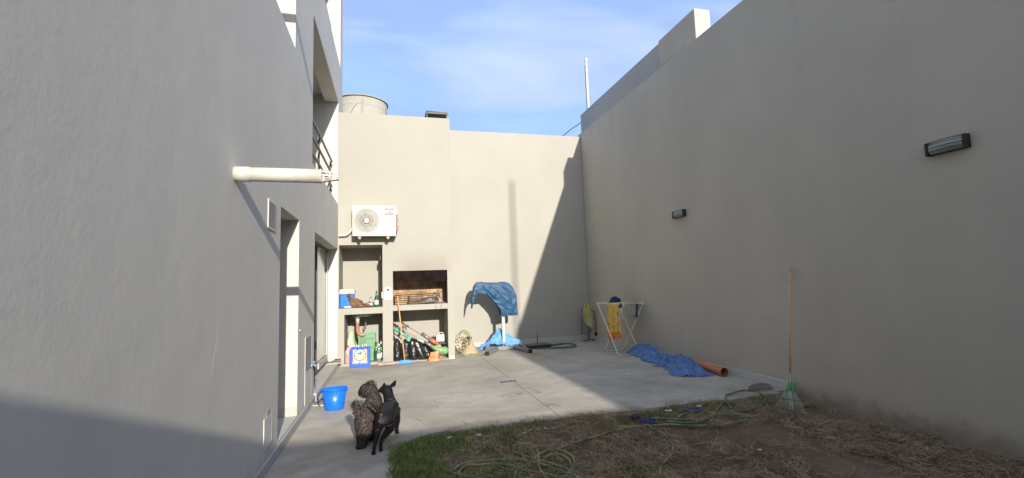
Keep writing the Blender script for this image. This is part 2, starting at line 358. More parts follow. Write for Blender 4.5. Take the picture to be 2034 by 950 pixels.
# ------------------------------------------------------------------ mesh helpers
OFF = {}
class MB:
    def __init__(s): s.v = []; s.f = []
    def add(s, vs, fs):
        n = len(s.v); s.v += [tuple(v) for v in vs]; s.f += [tuple(i + n for i in f) for f in fs]; return s
    def box(s, x0, x1, y0, y1, z0, z1):
        vs = [(x, y, z) for z in (z0, z1) for y in (y0, y1) for x in (x0, x1)]
        return s.add(vs, [(0, 2, 3, 1), (4, 5, 7, 6), (0, 1, 5, 4), (2, 6, 7, 3), (0, 4, 6, 2), (1, 3, 7, 5)])
    def obox(s, c, sz, rot=None):
        m = rot or Matrix.Identity(3)
        h = Vector(sz) / 2; c = Vector(c)
        vs = [c + m @ Vector((x * h.x, y * h.y, z * h.z)) for z in (-1, 1) for y in (-1, 1) for x in (-1, 1)]
        return s.add(vs, [(0, 2, 3, 1), (4, 5, 7, 6), (0, 1, 5, 4), (2, 6, 7, 3), (0, 4, 6, 2), (1, 3, 7, 5)])
    def bar(s, a, b, w, h, up=(0, 0, 1)):
        a, b = Vector(a), Vector(b); d = (b - a); L = d.length; d.normalize()
        u = Vector(up); x = d.cross(u)
        if x.length < 1e-4: x = d.cross(Vector((1, 0, 0)))
        x.normalize(); z = x.cross(d)
        m = Matrix((x, d, z)).transposed()
        return s.obox((a + b) / 2, (w, L, h), m)
    def tube(s, pts, r, n=8, cap=True):
        pts = [Vector(p) for p in pts]
        rs = r if isinstance(r, (list, tuple)) else [r] * len(pts)
        base = len(s.v); prev = None
        for i, p in enumerate(pts):
            d = (pts[min(i + 1, len(pts) - 1)] - pts[max(i - 1, 0)])
            if d.length < 1e-9: d = Vector((0, 0, 1))
            d.normalize()
            if prev is None:
                x = d.cross(Vector((0, 0, 1)))
                if x.length < 0.05: x = d.cross(Vector((1, 0, 0)))
            else: x = prev - d * prev.dot(d)
            x.normalize(); prev = x; y = d.cross(x)
            for k in range(n):
                a = 2 * math.pi * k / n
                s.v.append(tuple(p + (x * math.cos(a) + y * math.sin(a)) * rs[i]))
        for i in range(len(pts) - 1):
            for k in range(n):
                a = base + i * n + k; b = base + i * n + (k + 1) % n
                s.f.append((a, b, b + n, a + n))
        if cap:
            s.f.append(tuple(base + k for k in range(n - 1, -1, -1)))
            s.f.append(tuple(base + (len(pts) - 1) * n + k for k in range(n)))
        return s
    def lathe(s, prof, c=(0, 0, 0), n=20, sx=1, sy=1, axis=None, cap=True):
        c = Vector(c); base = len(s.v); m = axis or Matrix.Identity(3)
        for r, z in prof:
            for k in range(n):
                a = 2 * math.pi * k / n
                s.v.append(tuple(c + m @ Vector((r * math.cos(a) * sx, r * math.sin(a) * sy, z))))
        for i in range(len(prof) - 1):
            for k in range(n):
                a = base + i * n + k; b = base + i * n + (k + 1) % n
                s.f.append((a, b, b + n, a + n))
        if cap:
            s.f.append(tuple(base + k for k in range(n - 1, -1, -1)))
            s.f.append(tuple(base + (len(prof) - 1) * n + k for k in range(n)))
        return s
    def prism(s, poly, o, u, v, w):
        # polygon in the (u,v) plane extruded along w
        o, u, v, w = Vector(o), Vector(u), Vector(v), Vector(w); n = len(poly)
        vs = [o + u * a + v * b for a, b in poly] + [o + u * a + v * b + w for a, b in poly]
        fs = [tuple(range(n - 1, -1, -1)), tuple(range(n, 2 * n))] + [(i, (i + 1) % n, n + (i + 1) % n, n + i) for i in range(n)]
        return s.add(vs, fs)
    def grid(s, nu, nv, fn, keep=None):
        base = len(s.v)
        for j in range(nv + 1):
            for i in range(nu + 1): s.v.append(tuple(fn(i / nu, j / nv)))
        for j in range(nv):
            for i in range(nu):
                if keep and not keep((i + .5) / nu, (j + .5) / nv): continue
                a = base + j * (nu + 1) + i
                s.f.append((a, a + 1, a + nu + 2, a + nu + 1))
        return s
    def build(s, name, mat, parent=None, org=(0, 0, 0), smooth=False, bevel=0, solid=0, sub=0):
        off = OFF[parent.name] if parent is not None else Vector(org)
        me = bpy.data.meshes.new(name)
        me.from_pydata([tuple(Vector(v) - off) for v in s.v], [], s.f)
        bm = bmesh.new(); bm.from_mesh(me)
        bmesh.ops.recalc_face_normals(bm, faces=bm.faces)
        if not s.f: pass
        loose = [v for v in bm.verts if not v.link_faces]
        if loose: bmesh.ops.delete(bm, geom=loose, context='VERTS')
        bm.to_mesh(me); bm.free()
        if smooth: me.shade_smooth()
        me.materials.append(mat)
        o = bpy.data.objects.new(name, me); COL.objects.link(o)
        if parent is not None: o.parent = parent
        else: o.location = org
        OFF[o.name] = off
        if bevel:
            b = o.modifiers.new('bevel', 'BEVEL'); b.width = bevel; b.segments = 2; b.limit_method = 'ANGLE'
        if solid:
            b = o.modifiers.new('solid', 'SOLIDIFY'); b.thickness = solid
        if sub:
            b = o.modifiers.new('sub', 'SUBSURF'); b.levels = sub; b.render_levels = sub
        return o

def tag(o, label=None, cat=None, group=None, kind=None):
    if label: o['label'] = label
    if cat: o['category'] = cat
    if group: o['group'] = group
    if kind: o['kind'] = kind
    return o
def thing(name, label, cat, loc=(0, 0, 0), group=None):
    o = bpy.data.objects.new(name, None); COL.objects.link(o)
    o.empty_display_size = 0.1
    o.location = loc; OFF[o.name] = Vector(loc)
    return tag(o, label, cat, group)
def copy_tree(o, parent=None):
    c = o.copy(); COL.objects.link(c)
    if parent is not None: c.parent = parent
    OFF[c.name] = OFF.get(o.name, Vector((0, 0, 0)))
    for ch in [x for x in bpy.data.objects if x.parent == o]: copy_tree(ch, c)
    return c
def circle_pts(c, r, n, u, v): return [Vector(c) + Vector(u) * (r * math.cos(2 * math.pi * i / n)) + Vector(v) * (r * math.sin(2 * math.pi * i / n)) for i in range(n + 1)]
def smooth_path(pts, n=6):
    pts = [Vector(p) for p in pts]; out = []
    P = [pts[0]] + pts + [pts[-1]]
    for i in range(1, len(P) - 2):
        for k in range(n):
            t = k / n; a, b, c, d = P[i - 1:i + 3]
            out.append(0.5 * ((2 * b) + (-a + c) * t + (2 * a - 5 * b + 4 * c - d) * t * t + (-a + 3 * b - 3 * c + d) * t ** 3))
    out.append(pts[-1]); return out
def text_mesh(name, body, mat, parent, c, size, u=(1, 0, 0), v=(0, 0, 1), sx=1.0, depth=0.0006, bold=0.0):
    cu = bpy.data.curves.new('tmp', 'FONT'); cu.body = body; cu.size = size; cu.align_x = 'CENTER'; cu.align_y = 'CENTER'; cu.extrude = depth; cu.offset = bold; cu.resolution_u = 2
    ob = bpy.data.objects.new('tmp', cu); COL.objects.link(ob)
    dg = bpy.context.evaluated_depsgraph_get()
    me = bpy.data.meshes.new_from_object(ob.evaluated_get(dg)); bpy.data.objects.remove(ob); bpy.data.curves.remove(cu)
    u, v = Vector(u).normalized(), Vector(v).normalized(); w = u.cross(v)
    off = OFF[parent.name]; m = Matrix.Translation(Vector(c) - off) @ Matrix((u * sx, v, w)).transposed().to_4x4()
    me.transform(m); me.name = name; me.materials.clear(); me.materials.append(mat)
    o = bpy.data.objects.new(name, me); COL.objects.link(o); o.parent = parent; OFF[o.name] = off
    return o
def skin_mesh(name, vs, es, rs, mat, parent, sub=2, smooth=True):
    off = OFF[parent.name]
    me = bpy.data.meshes.new('tmp'); me.from_pydata([tuple(Vector(v)) for v in vs], es, [])
    ob = bpy.data.objects.new('tmp', me); COL.objects.link(ob)
    ob.modifiers.new('skin', 'SKIN')
    for i, sv in enumerate(me.skin_vertices[0].data):
        r = rs[i]; sv.radius = (r, r) if not isinstance(r, tuple) else r
        sv.use_root = (i == 0)
    m = ob.modifiers.new('sub', 'SUBSURF'); m.levels = sub; m.render_levels = sub
    dg = bpy.context.evaluated_depsgraph_get()
    out = bpy.data.meshes.new_from_object(ob.evaluated_get(dg)); bpy.data.objects.remove(ob)
    out.transform(Matrix.Translation(-off)); out.name = name; out.materials.clear(); out.materials.append(mat)
    if smooth: out.shade_smooth()
    o = bpy.data.objects.new(name, out); COL.objects.link(o); o.parent = parent; OFF[o.name] = off
    return o
def fast_mesh(name, V, F, mat, parent=None):
    V = np.asarray(V, np.float32); F = np.asarray(F, np.int32)
    me = bpy.data.meshes.new(name); k = F.shape[1]
    me.vertices.add(len(V)); me.vertices.foreach_set('co', V.ravel())
    me.loops.add(F.size); me.loops.foreach_set('vertex_index', F.ravel())
    me.polygons.add(len(F)); me.polygons.foreach_set('loop_start', np.arange(0, F.size, k, dtype=np.int32))
    me.polygons.foreach_set('loop_total', np.full(len(F), k, np.int32))
    me.update(); me.validate(); me.materials.append(mat)
    o = bpy.data.objects.new(name, me); COL.objects.link(o)
    if parent is not None: o.parent = parent
    OFF[o.name] = Vector((0, 0, 0)) if parent is None else OFF[parent.name]
    return o

XL, XR, YF, YB = -1.01, 4.957, 9.66, 11.28
# ------------------------------------------------------------------ ground
g = MB().box(-400, 400, -400, 400, -1.5, -0.3)
tag(g.build('ground', M['soil']), kind='structure')
gx, gy = 150, 190
def soil_z(x, y):
    e = min(1, max(0, (y - 3.7) / 1.15)); e = e * e * (3 - 2 * e); q = min(1, max(0, (x - 4.0) / 0.7)); q = q * q * (3 - 2 * q)
    l = min(1, max(0, (0.9 - x) / 0.8)); l = l * l * (3 - 2 * l)
    z = -0.112 + 0.088 * max(e * (1 - q), l) + 0.022 * noise.noise((x * 1.3, y * 1.3, 0)) + 0.016 * noise.noise((x * 6, y * 6, 3)) + 0.008 * noise.noise((x * 19, y * 19, 5))
    # a scraped hollow by the slab edge
    d = math.hypot((x - 2.45) / 0.25, (y - 4.62) / 0.16)
    if d < 1: z -= 0.07 * (1 - d * d)
    return z
s = MB().grid(gx, gy, lambda u, v: (0.0 + u * 5.1, -4.4 + v * 9.4, soil_z(u * 5.1, -4.4 + v * 9.4)))
tag(s.build('garden_soil', M['soil'], smooth=True), kind='structure')
s = MB().box(-1.02, 5.2, -4.6, 11.3, -0.29, -0.17)
tag(s.build('subsoil', M['soil']), kind='structure')

# ------------------------------------------------------------------ patio: concrete panels with open joints
pat = bpy.data.objects.new('patio', None); COL.objects.link(pat); OFF['patio'] = Vector((0, 0, 0)); tag(pat, kind='structure')
J = 0.0013
def edge_wob(x): return 4.9 + 0.03 * noise.noise((x * 1.7, 0, 0)) + 0.02 * noise.noise((x * 9, 2, 0)) + 0.012 * noise.noise((x * 31, 5, 0)) + (0.03 * (x - 1) / 3.5)
def panel(poly):
    b = MB().prism(poly, (0, 0, -0.16), (1, 0, 0), (0, 1, 0), (0, 0, 0.16))
    b.build('concrete_panel', M['concrete'], pat)
xs = [-0.985, 1.78 - J, 1.78 + J, 4.95]
near = [(x, edge_wob(x)) for x in np.linspace(0.42, 1.776, 60)]
panel([(-0.984, 5.16 + J)] + [(0.0, 5.16 + J), (1.776, 5.16 + J), (1.776, 7.6 - J), (-0.984, 7.6 - J)])
panel([(-0.984, 4.0), (-0.0, 4.0), (0.035, 4.35), (0.04, 4.55), (0.10, 4.70), (0.24, 4.82)] + near + [(1.776, 5.16 - J), (-0.984, 5.16 - J)])
near2 = [(x, edge_wob(x)) for x in np.linspace(1.784, 4.72, 130)]
panel(near2 + [(4.74, 5.05), (4.95, 5.08), (4.95, 7.6 - J), (1.784, 7.6 - J)])
panel([(-0.984, 7.6 + J), (1.776, 7.6 + J), (1.776, 9.655), (-0.984, 9.655)])
panel([(1.784, 7.6 + J), (4.95, 7.6 + J), (4.95, 11.275), (1.784, 11.275)])
panel([(1.252, 9.658), (1.776, 9.658), (1.776, 11.275), (1.252, 11.275)])
panel([(-0.984, 1.2), (0.0, 1.2), (0.0, 4.0 - J), (-0.984, 4.0 - J)])
panel([(-0.984, -4.4), (0.0, -4.4), (0.0, 1.2 - J), (-0.984, 1.2 - J)])
jf = MB(); jf.box(1.76, 1.80, 4.95, 11.2, -.1, -.0025); jf.box(-.98, 1.759, 5.14, 5.18, -.1, -.003); jf.box(-.98, 1.759, 7.58, 7.62, -.1, -.003); jf.box(1.801, 4.94, 7.58, 7.62, -.1, -.003)
jf.build('joint_filler', M['dark'], pat)
d = thing('floor_drain', 'small square metal drain cover set in the sunlit concrete beside the joint', 'drain cover', (1.705, 7.0, 0))
rot = Matrix.Rotation(math.radians(-2), 3, 'Z')
d_f = MB()
for a, b in (((-.115, -.1), (.115, -.1)), ((-.115, .1), (.115, .1)), ((-.115, -.1), (-.115, .1)), ((.115, -.1), (.115, .1))):
    d_f.bar(Vector((1.705, 7.0, .005)) + rot @ Vector((*a, 0)), Vector((1.705, 7.0, .005)) + rot @ Vector((*b, 0)), .012, .008)
d_f.build('frame', M['steel'], d)
MB().obox((1.705, 7.0, .0045), (.215, .185, .003), rot).build('plate', M['stainless'], d)
for k in range(7):
    MB().obox((1.705 - .09 + k * .03, 7.0, .0075), (.008, .15, .002), rot).build('slot', M['dark'], d)

# ------------------------------------------------------------------ the apartment building on the left
bld = thing('apartment_building', 'tall grey plastered apartment building along the left side with balconies and doors', 'building', (XL, 5, 0))
def shell(cy, cz, holes, x_front, x_back, mb):
    hole = lambda y, z: any(a < y < b and c < z < d for a, b, c, d in holes)
    n, m = len(cy) - 1, len(cz) - 1
    S = [[not hole((cy[i] + cy[i + 1]) / 2, (cz[j] + cz[j + 1]) / 2) for j in range(m)] for i in range(n)]
    solid = lambda i, j: 0 <= i < n and 0 <= j < m and S[i][j]
    for i in range(n):
        for j in range(m):
            if not S[i][j]: continue
            y0, y1, z0, z1 = cy[i], cy[i + 1], cz[j], cz[j + 1]
            mb.add([(x_front, y0, z0), (x_front, y1, z0), (x_front, y1, z1), (x_front, y0, z1)], [(0, 1, 2, 3)])
            mb.add([(x_back, y0, z0), (x_back, y1, z0), (x_back, y1, z1), (x_back, y0, z1)], [(3, 2, 1, 0)])
            if not solid(i - 1, j): mb.add([(x_back, y0, z0), (x_front, y0, z0), (x_front, y0, z1), (x_back, y0, z1)], [(0, 1, 2, 3)])
            if not solid(i + 1, j): mb.add([(x_back, y1, z0), (x_front, y1, z0), (x_front, y1, z1), (x_back, y1, z1)], [(3, 2, 1, 0)])
            if not solid(i, j - 1): mb.add([(x_back, y0, z0), (x_front, y0, z0), (x_front, y1, z0), (x_back, y1, z0)], [(3, 2, 1, 0)])
            if not solid(i, j + 1): mb.add([(x_back, y0, z1), (x_front, y0, z1), (x_front, y1, z1), (x_back, y1, z1)], [(0, 1, 2, 3)])
holes = [(4.78, 5.70, 0.10, 2.27), (6.83, 9.66, 0.10, 2.27), (6.56, 9.71, 3.17, 5.27), (3.4, 5.355, 4.15, 6.1), (6.56, 10.05, 6.17, 8.3)]
cy = sorted({-4.5, 10.5} | {h[0] for h in holes} | {h[1] for h in holes})
cz = sorted({-0.2, 9.2} | {h[2] for h in holes} | {h[3] for h in holes})
w = MB(); shell(cy, cz, holes, XL, XL - 0.26, w)
wall = w.build('facade_wall', M['facade'], bld)
bm = bmesh.new(); bm.from_mesh(wall.data); bmesh.ops.remove_doubles(bm, verts=bm.verts, dist=1e-5); bmesh.ops.recalc_face_normals(bm, faces=bm.faces); bm.to_mesh(wall.data); bm.free()
XI = XL - 0.262
def recess(y0, y1, z0, z1, xb, name='recess'):
    r = MB(); t = 0.08
    r.box(xb - t, xb, y0 - t, y1 + t, z0 - t, z1 + t)         # back
    r.box(xb, XI, y0 - t, y0, z0 - t, z1 + t)                 # ends
    r.box(xb, XI, y1, y1 + t, z0 - t, z1 + t)
    r.box(xb, XI, y0, y1, z1, z1 + t)                         # ceiling
    r.box(xb, XI, y0, y1, z0 - t, z0)                         # floor
    return r.build(name, M['facade'], bld)
recess(4.74, 5.703, 0.10, 2.272, -1.75, 'door_recess')
recess(6.5, 9.665, 0.098, 2.272, -1.75, 'door_recess')
recess(6.0, 9.713, 3.10, 5.42, -2.6, 'balcony_recess')
recess(3.0, 5.357, 4.05, 6.2, -2.4, 'balcony_recess')
recess(6.0, 10.052, 6.1, 8.4, -2.6, 'balcony_recess')
MB().box(-7, -2.75, -4.5, 10.5, -0.2, 9.2).build('building_core', M['facade'], bld)
MB().box(-2.75, XI, -4.5, 10.5, 9.2, 9.35).build('roof_slab', M['facade'], bld)
MB().box(-2.75, XI - 0.01, -4.5, -4.4, -0.2, 9.2).build('end_wall', M['facade'], bld)
MB().box(-2.75, XI - 0.01, 10.4, 10.5, 2.5, 9.2).build('end_wall', M['facade'], bld)
# kerb, door steps and skirting of the first doorway
MB().box(XL + 0.001, -0.985, -4.4, 6.82, -0.16, 0.088).build('cement_curb', M['curb'], bld, bevel=0.006)
st = MB().box(-1.272, -0.975, 6.83, 9.655, -0.16, 0.104); st.build('door_step', M['skirt'], bld, bevel=0.004)
st = MB().box(-1.272, XL + 0.002, 4.782, 5.698, -0.16, 0.104); st.build('door_step', M['skirt'], bld, bevel=0.003)
MB().box(-1.75, XL - 0.004, 5.688, 5.70, 0.105, 0.20).build('skirting', M['skirt'], bld)
MB().box(-1.20, -0.96, 9.648, 9.658, 0.105, 0.185).build('skirting', M['skirt'], bld)
MB().box(-1.72, -1.68, 4.80, 5.68, 0.105, 2.25).build('inner_door', M['plank'], bld)
# glass sliding door
gd = MB()
for y0, y1, z0, z1 in ((6.86, 9.63, 0.106, 0.16), (6.86, 9.63, 2.20, 2.265), (6.86, 6.92, 0.16, 2.2), (9.57, 9.63, 0.16, 2.2), (8.22, 8.28, 0.16, 2.2)):
    gd.box(-1.24, -1.18, y0, y1, z0, z1)
fr = gd.build('sliding_door', M['darkmetal'], bld)
p = MB().box(-1.213, -1.207, 6.92, 8.22, 0.16, 2.2).build('pane', M['glassdoor'], fr)
p = MB().box(-1.205, -1.199, 8.28, 9.57, 0.16, 2.2).build('pane', M['glassdoor'], fr)
MB().box(-1.195, -1.17, 8.45, 9.56, 0.17, 0.26).build('bottom_rail', M['alu'], fr)
MB().box(-1.195, -1.17, 9.46, 9.56, 0.27, 2.18).build('jamb_rail', M['alu'], fr)
# balcony window
f = MB()
for y0, y1, z0, z1 in ((6.6, 9.2, 3.12, 3.18), (6.6, 9.2, 5.1, 5.18), (6.6, 6.68, 3.18, 5.1), (9.12, 9.2, 3.18, 5.1), (7.86, 7.94, 3.18, 5.1)): f.box(-2.6, -2.55, y0, y1, z0, z1)
wf = f.build('window', M['alu'], bld)
for y0, y1 in ((6.68, 7.86), (7.94, 9.12)): MB().box(-2.585, -2.578, y0, y1, 3.18, 5.1).build('pane', M['glassdark'], wf)
# railings
def railing(x, y0, y1, rails, posts, z0, z1):
    rl = bpy.data.objects.new('railing', None); COL.objects.link(rl); rl.parent = bld; OFF[rl.name] = OFF[bld.name]
    for z in rails: MB().box(x - .012, x + .012, y0, y1, z - .022, z + .022).build('rail', M['railmetal'], rl)
    for y in posts: MB().box(x - .045, x - .013, y - .02, y + .02, z0, z1).build('post', M['railmetal'], rl)
railing(-1.115, 6.6, 9.60, (4.0, 3.75, 3.5), (6.62, 8.07, 9.58), 3.1, 4.0)
railing(-1.09, 6.6, 9.08, (6.30, 6.40, 6.50), (6.62, 7.8, 9.06), 6.17, 6.52)
# recessed meter cabinet in the wall
cb = MB()
Y0, Y1, Z0, Z1 = 6.14, 6.60, 0.10, 0.905
for a in ((Y0, Y0 + .018, Z0, Z1), (Y0 + .018, Y1, Z1 - .014, Z1), (Y1 - .012, Y1, Z0, Z1 - .014), (Y0 + .018, Y1 - .012, 0.465, 0.485), (Y0 + .018, Y1 - .012, Z0, Z0 + .012)):
    cb.box(XL + .001, XL + .0075, *a)
cf = cb.build('cabinet_frame', M['white'], bld)
MB().box(XL + .001, XL + .006, Y0 + .02, Y1 - .014, 0.49, Z1 - .018).build('cabinet_door', M['steel'], cf)
MB().box(XL + .001, XL + .006, Y0 + .02, Y1 - .014, Z0 + .016, 0.46).build('cabinet_door', M['facade'], cf)

# vent grilles
def grille(y0, y1, z0, z1, n, label, tilt=58, sw=.0165):
    t = thing('vent_grille', label, 'vent', (XL, (y0 + y1) / 2, z0), 'white slatted vent grilles on the building wall')
    fb = MB(); b = .012
    for a in ((y0, y1, z0, z0 + b), (y0, y1, z1 - b, z1), (y0, y0 + b, z0 + b, z1 - b), (y1 - b, y1, z0 + b, z1 - b)): fb.box(XL + .001, XL + .009, *a)
    fb.build('frame', M['white'], t)
    MB().box(XL + .0005, XL + .003, y0 + b, y1 - b, z0 + b, z1 - b).build('backing', M['dark'], t)
    h = (z1 - z0 - 2 * b) / n
    first = None
    for k in range(n):
        zc = z0 + b + (k + .5) * h
        MB().obox((XL + .007, (y0 + y1) / 2, zc), (sw, y1 - y0 - 2 * b, .0022), Matrix.Rotation(math.radians(tilt), 3, 'Y')).build('slat', M['white'], t)
grille(4.29, 4.55, 2.0, 2.255, 14, 'white slatted vent grille high on the grey wall below the vent pipe')
grille(4.28, 4.55, 0.185, 0.43, 14, 'white slatted vent grille low on the grey wall near the ground', 75, .0095)
MB().prism([(0, 0), (.14, 0), (.09, .055), (.04, .03)], (XL + .001, 4.36, .432), (0, 1, 0), (0, 0, 1), (.004, 0, 0)).build('chipped_plaster', M['plank'], bld)
# vent pipes
def vent_pipe(y, z, label, L=0.54):
    t = thing('vent_pipe', label, 'pipe', (XL, y, z))
    MB().tube([(XL - .005, y, z), (XL + L, y, z)], .049, 24).build('tube', M['pvc'], t, smooth=True)
    MB().tube([(XL - .003, y, z), (XL + .09, y, z)], .052, 24).build('collar', M['pvc'], t, smooth=True)
    c = MB()
    for k in range(12):
        a = 2 * math.pi * k / 12; ca, sa = math.cos(a), math.sin(a)
        c.bar((XL + L, y + .045 * ca, z + .045 * sa), (XL + L + .115, y + .026 * ca, z + .026 * sa), .007, .005, (0, ca, sa))
    c.tube(circle_pts((XL + L + .06, y, z), .036, 16, (0, 1, 0), (0, 0, 1)), .006, 6)
    c.tube(circle_pts((XL + L + .115, y, z), .026, 16, (0, 1, 0), (0, 0, 1)), .004, 6)
    c.tube(circle_pts((XL + L, y, z), .046, 20, (0, 1, 0), (0, 0, 1)), .006, 6)
    c.build('basket_cap', M['pvc'], t)
    m = MB()
    for px, az, w_, h_ in ((.10, .9, .004, .05), (.16, .4, .014, .012), (.17, .9, .012, .02), (.06, .2, .007, .008), (.075, 1.0, .006, .006), (.24, .8, .003, .012)):
        pass
    return t
vent_pipe(3.43, 2.255, 'white round vent pipe sticking out of the grey wall with basket shaped end')
vent_pipe(3.43, 5.165, 'upper white vent pipe sticking out of the grey wall above the picture')

# ------------------------------------------------------------------ barbecue block (chimney wall with niches)
bbq = thing('barbecue_block', 'beige masonry barbecue block with grill opening, chimney and storage niches', 'barbecue', (0.1, YF, 0))
XC0, XC1 = XL + 0.002, 1.25
YR = 10.45                                   # back of the niches
nich = [(-0.985, -0.165, 1.105, 2.345), (-0.885, -0.165, 0.045, 0.985), (0.034, 1.125, 1.118, 1.812), (0.03, 1.12, 0.02, 1.018)]
cx = sorted({XC0, XC1} | {n[0] for n in nich} | {n[1] for n in nich})
cz = sorted({0.0, 2.49} | {n[2] for n in nich} | {n[3] for n in nich})
b = MB()
def in_n(x, z): return any(a < x < b_ and c < z < d_ for a, b_, c, d_ in nich)
n_, m_ = len(cx) - 1, len(cz) - 1
S = [[not in_n((cx[i] + cx[i + 1]) / 2, (cz[j] + cz[j + 1]) / 2) for j in range(m_)] for i in range(n_)]
for i in range(n_):
    for j in range(m_):
        x0, x1, z0, z1 = cx[i], cx[i + 1], cz[j], cz[j + 1]
        if not S[i][j]:
            b.add([(x0, YR, z0), (x1, YR, z0), (x1, YR, z1), (x0, YR, z1)], [(0, 1, 2, 3)]); continue
        b.add([(x0, YF, z0), (x1, YF, z0), (x1, YF, z1), (x0, YF, z1)], [(0, 1, 2, 3)])
        q = lambda ii, jj: 0 <= ii < n_ and 0 <= jj < m_ and S[ii][jj]
        if i > 0 and not S[i - 1][j]: b.add([(x0, YF, z0), (x0, YR, z0), (x0, YR, z1), (x0, YF, z1)], [(0, 1, 2, 3)])
        if i < n_ - 1 and not S[i + 1][j]: b.add([(x1, YF, z0), (x1, YR, z0), (x1, YR, z1), (x1, YF, z1)], [(0, 1, 2, 3)])
        if j > 0 and not S[i][j - 1]: b.add([(x0, YF, z0), (x1, YF, z0), (x1, YR, z0), (x0, YR, z0)], [(0, 1, 2, 3)])
        if j < m_ - 1 and not S[i][j + 1]: b.add([(x0, YF, z1), (x1, YF, z1), (x1, YR, z1), (x0, YR, z1)], [(0, 1, 2, 3)])
b.add([(XC1, YF, 0), (XC1, YB, 0), (XC1, YB, 2.49), (XC1, YF, 2.49)], [(0, 1, 2, 3)])
b.add([(XC0, YF, 2.49), (XC1, YF, 2.49), (XC1, YB, 2.49), (XC0, YB, 2.49)], [(0, 1, 2, 3)])
bo = b.build('barbecue_wall', M['chimney'], bbq)
bm = bmesh.new(); bm.from_mesh(bo.data); bmesh.ops.remove_doubles(bm, verts=bm.verts, dist=1e-5); bm.to_mesh(bo.data); bm.free()
MB().box(-1.27, XC0 - .001, YF + .0005, YB, 0.05, 2.268).build('side_wall', M['chimney'], bbq)
MB().box(XC0, 1.235, YF + .012, YB, 2.49, 5.05).build('chimney_wall', M['chimney'], bbq, bevel=0.006)
MB().box(1.125, 1.262, YF - .012, YF, 0.001, 0.075).build('skirting', M['skirt'], bbq)
MB().box(XC1 + .001, XC1 + .012, YF - .012, YB - .002, 0.001, 0.075).build('skirting', M['skirt'], bbq)
MB().box(-0.165, 0.03, YF - .006, YF - .001, 0.001, 0.045).build('skirting', M['skirt'], bbq)
# hearth: iron smoke apron, firebricks, sooty sides
MB().box(0.030, 1.128, YF + .004, YF + .010, 1.578, 1.812).build('smoke_apron', M['soot'], bbq)
MB().box(0.035, 0.042, YF + .01, YR - .05, 1.12, 1.81).build('hearth_side', M['sootwall'], bbq)
MB().box(1.117, 1.124, YF + .01, YR - .05, 1.12, 1.81).build('hearth_side', M['sootwall'], bbq)
YH = 10.13
MB().box(0.042, 1.117, YH - .005, YH, 1.12, 1.81).build('hearth_mortar', M['mortar'], bbq)
MB().box(0.036, 1.123, YF + .012, YR - .05, 1.119, 1.125).build('hearth_floor', M['ash'], bbq)
MB().box(0.036, 1.123, YF + .3, YR - .05, 1.79, 1.808).build('hearth_ceiling', M['soot'], bbq)
bw, bh = 0.225, 0.112
for r_ in range(6):
    z0 = 1.126 + r_ * (bh + .006); x = 0.044 - (0.11 if r_ % 2 else 0)
    while x < 1.115:
        x0, x1 = max(x, 0.044), min(x + bw, 1.115)
        if x1 - x0 > .03:
            sooty = (x0 > 0.78) or random.random() < .08
            MB().box(x0, x1, YH - .022 - random.random() * .006, YH - .006, z0, min(z0 + bh, 1.8)).build('firebrick', M['firebrick_sooty' if sooty else 'firebrick'], bbq)
        x += bw + .006
# ash heap
def ash(u, v):
    x = 0.45 + u * 0.62; y = 9.80 + v * 0.30
    h = max(0, 1 - ((u - .55) / .5) ** 2) * max(0, 1 - ((v - .7) / .75) ** 2)
    return (x, y, 1.124 + 0.20 * h * (0.8 + 0.5 * noise.noise((x * 7, y * 7, 0))))
tag(MB().grid(26, 16, ash).build('ash_heap', M['ash'], bbq, smooth=True), kind='stuff')
# hanging grill chains and hooks
for x in (0.875, 0.985): MB().tube([(x, YF - .004, 1.10), (x + .003, YF - .010, 1.07), (x - .004, YF - .010, 1.02)], .004, 6).build('grill_hook', M['rust'], bbq)
# grill grate, resting tilted inside the hearth
gr = thing('grill_grate', 'rusty iron grill grate tilted inside the barbecue opening', 'grate', (0.6, 9.95, 1.2))
fr = MB(); a0, a1, b0, b1 = Vector((0.36, 9.74, 1.15)), Vector((0.93, 9.74, 1.165)), Vector((0.36, 9.92, 1.235)), Vector((0.93, 9.92, 1.27))
for p, q in ((a0, a1), (b0, b1), (a0, b0), (a1, b1)): fr.tube([p, q], .009, 6)
fr.build('frame', M['rust'], gr)
for k in range(1, 17):
    t = k / 17; MB().bar(a0.lerp(a1, t), b0.lerp(b1, t), .016, .010).build('bar', M['rust'], gr)
t = thing('brazier_bars', 'black brazier rack with horizontal bars at the left of the hearth', 'brazier', (0.3, 10.2, 1.13))
fr = MB()
for z in (1.17, 1.245, 1.32): fr.tube([(0.06, 9.98, z), (1.0, 9.98, z + .01)], .008, 6)
for x in (0.07, 0.36, 0.98): fr.tube([(x, 9.98, 1.126), (x, 9.98, 1.335)], .009, 6)
fr.build('frame', M['blackmetal'], t)
for k in range(22):
    MB().bar((0.08 + k * .042, 9.98, 1.343), (0.08 + k * .042, 10.08, 1.343), .008, .008).build('spike', M['rust'], t)
t = thing('crank_rod', 'twisted grey iron crank and chain at the right end of the hearth ledge', 'crank', (0.95, 9.72, 1.13))
c = MB(); c.tube([(0.93, 9.84, 1.44), (0.94, 9.83, 1.34), (0.915, 9.8, 1.27), (0.95, 9.76, 1.21), (0.93, 9.72, 1.16), (1.0, 9.70, 1.15), (1.08, 9.69, 1.14)], .010, 7)
c.tube([(0.86, 9.70, 1.14), (0.97, 9.70, 1.135), (1.02, 9.72, 1.16)], .012, 7); c.build('rod', M['rust'], t)

